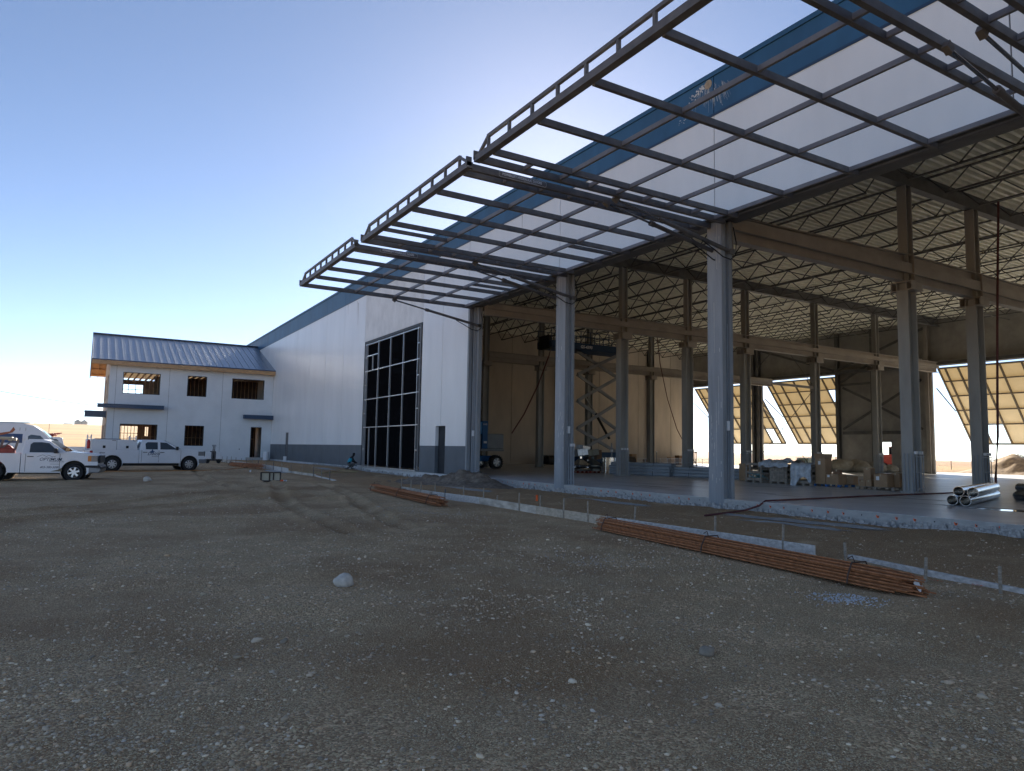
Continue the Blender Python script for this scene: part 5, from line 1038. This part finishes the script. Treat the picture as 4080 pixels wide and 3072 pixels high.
# intermediate bulk container
IB = thing('bulk_container', 'caged plastic liquid tank standing behind the wrapped crates', 'tank', (34.6, 38.7, .001), R(10), world=False)
MB().box(-.55, .55, -.5, .5, .15, 1.18).build('tank', M('translucent_tank', (.55, .60, .42), .5, var=.08), IB, bevel=.06); MB().box(-.6, .6, -.5, .5, 0, .13).build('pallet_base', galv, IB); MB().box(-.565, -.558, -.22, .22, .5, .95).build('plate', card, IB)
q = MB()
for k in range(6):
    y = -.52 + k * 1.04 / 5; q.tube((-.57, y, .13), (-.57, y, 1.22), .012, 5); x = -.57 + k * 1.14 / 5; q.tube((x, -.53, .13), (x, -.53, 1.22), .012, 5)
for k in range(5): z = .22 + k * .25; q.tube((-.575, -.53, z), (-.575, .53, z), .012, 5); q.tube((-.575, -.535, z), (.575, -.535, z), .012, 5)
q.build('cage', galv, IB)
# grey plastic pipe bundles
def pipe_stack(label, a, b, rows, r):
    a, b = Vector(a), Vector(b); T = thing('pipe_bundle', label, 'pipes', a, 0, 'stacks of grey plastic pipe'); d = (b - a).normalized(); s = Vector((-d.y, d.x, 0))
    pv = M('grey_pvc', (.30, .335, .37), .4, var=.08)
    for k, n in enumerate(rows):
        for i in range(n):
            o = s * ((i - (n - 1) / 2) * 2.04 * r) + Vector((0, 0, r + k * 1.8 * r)); e = d * random.uniform(0, .12)
            MB().ring(a + o + e, b + o + e, r, r * .88, 16).build('pipe', pv, T, smooth=True)
    h = r * 2 + (len(rows) - 1) * 1.8 * r; w2 = rows[0] * r * 1.03
    for t in (.25, .75):
        c = a + (b - a) * t; MB().path([c - s * w2 + Vector((0, 0, .02)), c - s * w2 + Vector((0, 0, r * 2)), c - s * (rows[-1] * r) + Vector((0, 0, h + .01)), c + s * (rows[-1] * r) + Vector((0, 0, h + .01)), c + s * w2 + Vector((0, 0, r * 2)), c + s * w2 + Vector((0, 0, .02))], .014, 5).build('strap', black_pl, T)
pipe_stack('long stack of grey plastic pipes left of the near jamb column', (11.7, 35.9, 0), (12.9, 31.75, 0), (4, 4, 4, 3), .105); pipe_stack('second stack of grey pipes partly hidden by the near jamb column', (13.3, 31.9, 0), (14.6, 27.6, 0), (4, 4, 3), .105)
# red pallet with sheet-metal hoppers
RP = pallet(10.95, 37.6, R(-2), 'red pallet carrying shiny metal hoppers', M('red_pallet', (.24, .045, .03), .8, var=.2, scale=5), L=2.1, Wd=1.0)
def hopper(x, y, z, s, label, m):
    o = MB(); b_ = .48 * s
    o.lathe([(b_ * 1.41, 0), (b_ * 1.41, .10), (.10, .52 * s), (.10, .66 * s), (.001, .66 * s)], (0, 0, 0), 4); ob = o.build('metal_hopper', m); ob.location = (x, y, z); ob.rotation_euler = (0, 0, R(45) + random.uniform(-.05, .05)); return tag(ob, label, 'hopper', 'sheet metal hoppers')
hopper(10.45, 37.55, .145, 1.0, 'lower left shiny hopper on the red pallet', chrome); hopper(11.45, 37.55, .145, 1.0, 'lower right dull hopper on the red pallet', M('dull_galv', (.22, .24, .23), .35, .8, var=.2, scale=3)); hopper(10.45, 37.6, .42, .98, 'left shiny hopper nested on the one below', chrome); hopper(11.45, 37.6, .42, .98, 'right dull hopper nested on the one below', MATS['dull_galv'])
for (x, y, z, dx, dy, dz, rz, l, m) in ((10.55, 37.7, 1.12, .95, .6, .42, .1, 'bright duct section lying on the left hoppers', galv), (11.45, 37.7, 1.12, .8, .6, .40, -.1, 'dull duct section lying on the right hoppers', MATS['dull_galv']), (10.75, 37.7, 1.55, .9, .5, .20, .35, 'tilted light duct elbow on top of the metal heap', galv), (12.0, 38.0, .9, .7, .6, .6, .4, 'black and brown carton tipped on the metal heap', MATS['dark_cardboard'])):
    T = thing('duct_section', l, 'duct', (x, y, z), rz, 'sheet metal duct pieces', world=False); q = MB().box(-dx / 2, dx / 2, -dy / 2, dy / 2, 0, dz).build('shell', m, T, bevel=.01); q.rotation_euler = (random.uniform(-.12, .12), random.uniform(-.15, .15), 0); MB().box(-dx / 2 - .02, -dx / 2 + .01, -dy / 2 - .02, dy / 2 + .02, -.02, dz + .02).build('flange', m, T).rotation_euler = q.rotation_euler
for k, (x, dy) in enumerate(((11.85, .0), (12.12, -.1), (12.45, -.15), (12.8, -.1), (13.15, -.05))):
    T = thing('sheet_metal_channel', 'upright bright sheet-metal channel, %s from the left of its row' % ordn[k], 'sheet metal', (x, 36.95 + dy, .001), random.uniform(-.5, .5), 'upright sheet metal channels', world=False); MB().box(-.13, .13, 0, .012, 0, 1.02).build('web', chrome if k < 3 else galv, T); MB().box(-.13, -.118, .0125, .10, 0, 1.02).build('flange', chrome, T); MB().box(.118, .13, .0125, .10, 0, 1.02).build('flange', chrome, T)
# galvanised ducts and steel pipes on the right
def bright_pipes(label, pos, r):
    T = thing('duct_stack', label, 'pipes', pos[0][0], 0, 'bright spiral ducts')
    for a, b in pos:
        o = MB().ring(a, b, r, r * .95, 28).build('duct', M('dark_galv', (.33, .34, .34), .22, .9, var=.25, scale=3), T, smooth=True)
        d = (Vector(b) - Vector(a)).normalized(); MB().ring(Vector(a) - d * .01, Vector(a) + d * .03, r * 1.03, r * .94, 28).build('rim', chrome, o, smooth=True)
r_ = .145; d_ = Vector((5.3, 1.65, 0)).normalized(); s_ = Vector((-d_.y, d_.x, 0)); A_ = Vector((5.1, 11.5, r_))
bright_pipes('stack of four bright metal ducts lying on the slab at right', [(A_ + s_ * .17, A_ + s_ * .17 + d_ * 5.0), (A_ - s_ * .17, A_ - s_ * .17 + d_ * 5.6), (A_ + s_ * .02 + Vector((.25, .1, .26)), A_ + s_ * .02 + d_ * 5.6 + Vector((0, 0, .26))), (A_ - s_ * .30 + Vector((.15, 0, .25)) + s_ * 0, A_ - s_ * .2 + d_ * 5.3 + Vector((0, 0, .27)))], r_)
bright_pipes('two bright ducts cut off by the right edge of the picture', [(Vector((10.2, 12.2, .15)), Vector((8.6, 8.6, .15))), (Vector((10.5, 12.25, .42)), Vector((9.0, 8.7, .42)))], .15)
T = thing('large_pipes', 'pair of large dark steel pipes lying along the far wall', 'pipes', (22.5, 59.6, 0)); 
for y in (59.2, 60.5): MB().ring((22.3, y, .47), (33.5, y, .47), .46, .40, 24).build('pipe', M('black_pipe', (.045, .04, .035), .35, .3, var=.2), T, smooth=True)
# stores along the far wall
for k, (x, y, dx, dy, dz) in enumerate(((34.6, 60.6, .7, .5, 1.2), (36.6, 60.4, .9, .6, .6), (40.5, 60.8, .7, .6, .9), (41.8, 60.6, 1.2, .7, 1.1), (33.2, 60.8, .8, .6, .8))): carton(x, y, .0, dx, dy, dz, 0, '%s box along the far concrete wall, counted from the left' % ordn[k], m=card if k % 2 == 0 else MATS['dark_cardboard'], group='boxes along the far wall')
T = thing('wire_rack', 'long low wire mesh rack in front of the far wall boxes', 'rack', (36, 55, 0))
for x in np.arange(30.5, 42.6, 1.0): MB().box(x - .02, x + .02, 55.0, 55.04, 0, .8).build('upright', galv, T)
for z in (.1, .4, .78): MB().box(30.5, 42.5, 54.985, 54.999, z, z + .03).build('rail', galv, T)
for k in range(110): MB().box(30.6 + k * .108, 30.612 + k * .108, 54.97, 54.984, .05, .76).build('wire', galv, T)
for k, (x, y) in enumerate(((13.2, 37.8), (13.6, 37.5), (30.2, 52), (34.0, 52), (36, 52.5))):
    T = thing('conduit_stub', 'grey conduit riser standing on the slab, %s from the left' % ordn[k], 'conduit', (x, y, 0), 0, 'conduit risers', world=False); MB().tube((0, 0, 0), (0, 0, 2.0 if k < 2 else 1.5), .05, 8).build('pipe', conduit, T); MB().box(-.07, .07, -.07, .07, 1.4, 1.55).build('box', paper, T)

# scissor lift, raised
blue_shade = M('lift_blue_shaded', (.008, .045, .11), .5, var=.1)  # lift blue with the dimness of the hall put into the colour
SL = thing('scissor_lift', 'raised blue scissor lift in the middle of the hall', 'scissor lift', (19.8, 48, 0))
MB().box(17.6, 22.1, 47.0, 49.0,   .45, 1.35).build('chassis', blue_shade, SL, bevel=.04)
for x in (18.2, 21.5):
    for y, sg in ((46.95, -1), (49.05, 1)): wheel(SL, x, y, .5, sg, 6, .35)
zs = [1.35, 3.3, 5.6, 7.8, 9.75]
for a, b in zip(zs, zs[1:]):
    for y in (47.9,):
        MB().bar((17.75, y, a), (22.05, y, b), .10, .26).build('scissor_arm', mach_grey, SL); MB().bar((22.05, y + .12, a), (17.75, y + .12, b), .10, .26).build('scissor_arm', mach_grey, SL)
MB().tube((21.2, 48, 2.5), (19.7, 48, 4.6), .11, 10).build('lift_cylinder', black_pl, SL); MB().tube((19.7, 48, 4.6), (18.5, 48, 6.1), .05, 10).build('lift_rod', chrome, SL)
MB().box(14.4, 22.3, 46.95, 49.05, 9.72, 10.28).build('platform', blue_shade, SL, bevel=.03)
q = MB()
for x in np.linspace(14.45, 22.25, 9):
    for y in (47.0, 49.0): q.box(x - .025, x + .025, y - .025, y + .025, 10.28, 11.25)
for y in (47.0, 49.0):
    for z in (10.75, 11.22): q.box(14.45, 22.25, y - .02, y + .02, z, z + .04)
q.build('guard_rail', blue_shade, SL); MB().box(14.3, 14.6, 47.2, 48.6, 9.6, 10.7).build('control_box', black_pl, SL)
text('GS-4390', .34, white_pl, SL, frame4((17.3, 46.94, 9.86), (1, 0, 0), (0, 0, 1)), bold=.01, shear=.2)
# boom lift
BL = thing('boom_lift', 'blue boom lift with knobbly tyres parked by the far jamb', 'boom lift', (7.6, 46.2, 0))
tread = M('tyre_lugs', (.06, .06, .06), .8, var=.1)
for x, y in ((8.35, 45.0), (8.4, 47.6), (6.0, 45.0), (6.0, 47.6)):
    w_ = wheel(BL, x, y, .50, -1, 6, .42); w_.children[0].data.materials[0] = mach_grey
    for k in range(18):
        a = 2 * math.pi * k / 18
        for sg in (-1, 1): c = Vector((x + .50 * math.cos(a), y + sg * .10, .50 + .50 * math.sin(a))); e = Vector((x + .50 * math.cos(a + .17), y + sg * .21, .50 + .50 * math.sin(a + .17))); MB().bar(c, e, .05, .06, (math.cos(a), 0, math.sin(a))).build('lug', tread, w_)
MB().box(5.7, 8.7, 45.4, 47.3, .55, .95).build('chassis', blue_paint, BL, bevel=.04); MB().box(5.4, 9.1, 45.1, 47.5, 1.30, 1.45).build('turntable', mach_grey, BL, bevel=.03); MB().tube((7.2, 46.4, .95), (7.2, 46.4, 1.30), .5, 20).build('slew_ring', black_pl, BL)
MB().box(5.3, 7.15, 45.0, 47.5, 1.46, 2.45).build('engine_cover', mach_grey, BL, bevel=.06); MB().box(7.62, 9.0, 45.0, 47.5, 1.46, 2.55).build('engine_cover', mach_grey, BL, bevel=.06)
MB().box(7.18, 7.60, 44.9, 45.35, 1.46, 3.45).build('mast', blue_paint, BL, bevel=.02); MB().prism([(7.17, 3.4), (7.17, 2.5), (5.0, 2.55), (5.0, 2.9), (6.7, 3.15)], 44.95, 45.3, 'y').build('boom_link', M('lift_light_blue', (.10, .32, .62), .4, var=.06), BL, bevel=.02)
MB().box(3.0, 7.2, 45.9, 46.3, 2.9, 3.3).build('boom', blue_paint, BL, bevel=.02)
text('S-45', .17, white_pl, BL, frame4((7.22, 44.89, 3.15), (1, 0, 0), (0, 0, 1)), bold=.005); MB().box(7.28, 7.52, 44.885, 44.899, 1.85, 2.0).build('data_plate', paper, BL)
# hanging hoses
for l, pts in (('dark red hose slung from the roof to the boom lift', [(15.3, 47.6, 11.3), (14.6, 47.6, 9.0), (13.6, 47.6, 6.6), (12.2, 47.4, 4.2), (11.0, 47.2, 2.7)]), ('dark hose sagging from the roof down the far wall', [(27.9, 49.4, 12.3), (28.3, 49.4, 9.6), (29.2, 49.4, 6.4), (30.4, 49.4, 3.6), (31.9, 49.4, 1.5), (33.0, 49.4, .2)]), ('dark red hose hanging beside the right inner column', [(17.2, 15.5, 12.9), (16.9, 15.5, 10), (16.6, 15.5, 7), (16.35, 15.5, 4), (16.25, 15.5, 2.4), (15.7, 15.4, .6), (15.5, 15.3, .05)])):
    o = MB().path(pts, .05 if 'sagging' not in l else .035, 8).build('hanging_hose', red_hose, smooth=True); tag(o, l, 'hose')
o = MB().path([(15.4, 15.35, .04), (11.4, 15.2, .04), (6, 14.95, .04), (1.2, 14.5, .04), (.1, 14.42, .04), (-.15, 14.45, -.10), (-.6, 14.6, gzs(-.6, 14.6) + .04), (-1.4, 14.3, gzs(-1.4, 14.3) + .04), (-2.9, 13.95, gzs(-2.9, 13.95) + .03)], .028, 8).build('lay_flat_hose', red_hose, smooth=True); tag(o, 'long dark red hose lying over the slab edge onto the dirt', 'hose')
# puddle and stains on the slab
water = M('puddle_water', (.03, .032, .035), .03, var=0, spec=.6)
def floor_patch(nm, x, y, rx, ry, m, z, rot=0, n=28):
    p = [(rx * (1 + random.uniform(-.25, .25)) * math.cos(6.283 * k / n), ry * (1 + random.uniform(-.25, .25)) * math.sin(6.283 * k / n)) for k in range(n)]
    q = MB(); q.add([(x + u * math.cos(rot) - v * math.sin(rot), y + u * math.sin(rot) + v * math.cos(rot), z) for u, v in p], [tuple(range(n))]); o = q.build(nm, m, slab, fix=False); return o
floor_patch('puddle', 4.5, 9.6, .35, 1.25, water, .003, R(8)); floor_patch('puddle', 3.1, 22.5, .18, 1.0, M('wet_stain', (.10, .105, .11), .35, var=.2), .003, 0); floor_patch('puddle', 4.0, 17.6, .14, .5, MATS['wet_stain'], .003, 0); floor_patch('puddle', 3.6, 16.6, .10, .7, MATS['wet_stain'], .003, .1)
for k in range(7): floor_patch('tyre_streak', random.uniform(2, 9), random.uniform(10, 26), random.uniform(.05, .12), random.uniform(1.0, 2.6), M('tyre_mark', (.30, .30, .29), .6, var=.2, scale=3), .004 + k * .0004, random.uniform(-.1, .25))

# ------------------------------------------------------------------ beyond the hall: earth bank, fence, telehandler, trees, bins
bx = np.linspace(53, 63, 40); by = np.linspace(-15, 46, 150); BX, BY = np.meshgrid(bx, by, indexing='ij')
env = np.exp(-((BX - 57.5) / 2.3) ** 2) * sst(0, 6, 46 - BY - 6) * (0.8 + .9 * vnoise(BX * 0 + 1, BY * .22, 31)); BH = 1.25 * env * (.75 + .6 * vnoise(BX * .9, BY * .9, 32)) + .22 * (vnoise(BX * 2.6, BY * 2.6, 33) - .4) * env
ii = np.arange(BH.size).reshape(BH.shape); qd = np.stack([ii[:-1, :-1], ii[1:, :-1], ii[1:, 1:], ii[:-1, 1:]], -1).reshape(-1, 4)
me = np_mesh('earth_bank', np.stack([BX.ravel(), BY.ravel(), (gz(BX, BY) + BH - .06).ravel()], -1), qd, 4); me.shade_smooth(); me.materials.append(M('bank_earth', (.24, .165, .11), .95, var=.35, scale=2.5, bump=.6, bscale=6, col2=(.34, .25, .15))); o = bpy.data.objects.new('earth_bank', me); COL.objects.link(o); tag(o, 'long bank of dug earth behind the hall at right', 'earth bank')
FN = thing('wire_fence', 'post and wire fence along the field behind the earth bank', 'fence', (82, 30, 0))
pts = [(82.0, y) for y in np.arange(4, 74, 3.4)]
for x, y in pts: z = gzs(x, y); MB().tube((x, y, z - .2), (x, y, z + 1.35), .05, 6).build('post', M('fence_post', (.14, .12, .10), .9, var=.2), FN)
for dz in (.5, .9, 1.25): MB().path([(x, y, gzs(x, y) + dz) for x, y in pts], .008, 4).build('wire', galv, FN)
TH = thing('telehandler', 'red telehandler outside, seen through the small back doorway', 'telehandler', (53.0, 41.6, gzs(53, 41.6)), R(100), world=False)
MB().box(-1.8, 1.6, -.8, .8, .7, 1.5).build('chassis', redp, TH, bevel=.08); MB().box(-.7, .9, -.75, .1, 1.5, 2.6).build('cab', glass_dark, TH, bevel=.06); MB().bar((-2.2, .5, 1.9), (2.9, .5, 1.5), .4, .45).build('boom', redp, TH); MB().box(2.8, 3.1, -.6, .9, .5, 1.5).build('carriage', black_pl, TH); MB().box(-.8, 1.0, -.8, .15, 2.6, 2.68).build('cab_roof', redp, TH)
for x in (-1.3, 1.2):
    for sg in (-1, 1): wheel(TH, x, sg * .85, .55, sg, 6, .4)
leaf_m = M('far_foliage', (.055, .075, .035), .9, var=.4, scale=3)
def far_tree(i, x, y, h, label, grp):
    z = gzs(x, y); T = thing('tree', label, 'tree', (x, y, z), 0, grp); MB().tube((x, y, z - .3), (x, y, z + h * .55), h * .035, 7, h * .015).build('trunk', M('bark', (.09, .07, .055), .9, var=.2), T); q = MB(); rg = random.Random(i)
    for k in range(420):
        a = rg.uniform(0, 6.283); u = rg.uniform(-1, 1); rr = (rg.random() ** .45); bl = .75 + .35 * math.sin(3 * a + i) * math.cos(2 * u + i); px, py, pz = x + h * .75 * rr * bl * math.cos(a) * math.sqrt(1 - u * u), y + h * .75 * rr * bl * math.sin(a) * math.sqrt(1 - u * u), z + h * .50 + h * .48 * rr * u; s = h * rg.uniform(.025, .06)
        n3 = Vector((rg.gauss(0, 1), rg.gauss(0, 1), rg.gauss(0, 1))).normalized(); e = n3.orthogonal().normalized() * s; g_ = n3.cross(e); c = Vector((px, py, pz)); q.add([c + e, c + g_, c - e, c - g_], [(0, 1, 2, 3)])
    q.build('crown', leaf_m, T, fix=False)
def az_pt(px, dist): a = R(30.977) + math.atan((px - 2040) / 2840); return EYE.x + dist * math.sin(a), dist * math.cos(a)
tr = [(3985, 900, 6), (4008, 880, 7.5), (4027, 870, 9), (4046, 850, 9.5), (4066, 840, 9), (4086, 850, 9.5), (4120, 860, 9), (3960, 1050, 6), (3935, 1150, 6), (3905, 1160, 5.5)]
for i, (px, d, h) in enumerate(tr): x, y = az_pt(px, d); far_tree(i, x, y, h, 'distant tree on the skyline at far right, %s of its row' % ordn[i], 'trees on the far skyline')
def grain_bin(px, d, r, h, label):
    x, y = az_pt(px, d); z = gzs(x, y); T = thing('grain_bin', label, 'grain bin', (x, y, z), 0, 'grain bins on the hill'); bm_ = M('bin_steel', (.20, .21, .22), .6, .2, var=.1); MB().lathe([(r, -.5), (r, h)], (x, y, z), 24).build('wall', bm_, T); MB().lathe([(r * 1.04, h), (r * .12, h + r * .62), (.001, h + r * .64)], (x, y, z), 24).build('roof', bm_, T)
grain_bin(316, 1220, 4.7, 5.2, 'left one of two grain bins on the hill'); grain_bin(342, 1220, 4.5, 5.0, 'right one of two grain bins on the hill')
x, y = az_pt(277, 1230); z = gzs(x, y); T = thing('farm_shed', 'low dark farm shed on the hill left of the grain bins', 'shed', (x, y, z)); MB().box(x - 6, x + 5.5, y, y + 9, z - .5, z + 1.9).build('wall', M('shed_wall', (.20, .17, .14), .8, var=.1), T); MB().box(x - 6.4, x + 5.9, y - .5, y + 9.5, z + 1.9, z + 2.2).build('roof', galv, T)
PL = thing('power_line', 'thin power line wire in the sky left of the office', 'power line', (-60, 140, 0)); a = Vector((*az_pt(-300, 150), 0)); b = Vector((*az_pt(560, 170), 0)); wz = []
for k in range(17): t = k / 16; p = a.lerp(b, t); wz.append((p.x, p.y, 11.7 - 3.2 * t - 3.0 * t * (1 - t) + 2.6 * 0))
MB().path(wz, .045, 4).build('wire', black_pl, PL)
for p in (a, b): MB().tube((p.x, p.y, gzs(p.x, p.y) - .5), (p.x, p.y, 12), .16, 8).build('pole', wood_grey, PL)
# ------------------------------------------------------------------ thin haze over the plain
hz = MB().box(-3450, 3450, -3450, 3450, -16, 45).build('haze', M('haze_air', (.8, .8, .8), var=0))
hm = bpy.data.materials.new('haze_volume'); hm.use_nodes = True; hn = hm.node_tree; hn.nodes.remove(hn.nodes['Principled BSDF'])
pv = hn.nodes.new('ShaderNodeVolumePrincipled'); pv.inputs['Density'].default_value = 0.00009; pv.inputs['Color'].default_value = (0.93, 0.95, 1.0, 1); pv.inputs['Anisotropy'].default_value = 0.2
hn.links.new(pv.outputs[0], hn.nodes['Material Output'].inputs['Volume']); hz.data.materials.clear(); hz.data.materials.append(hm); tag(hz, kind='stuff')
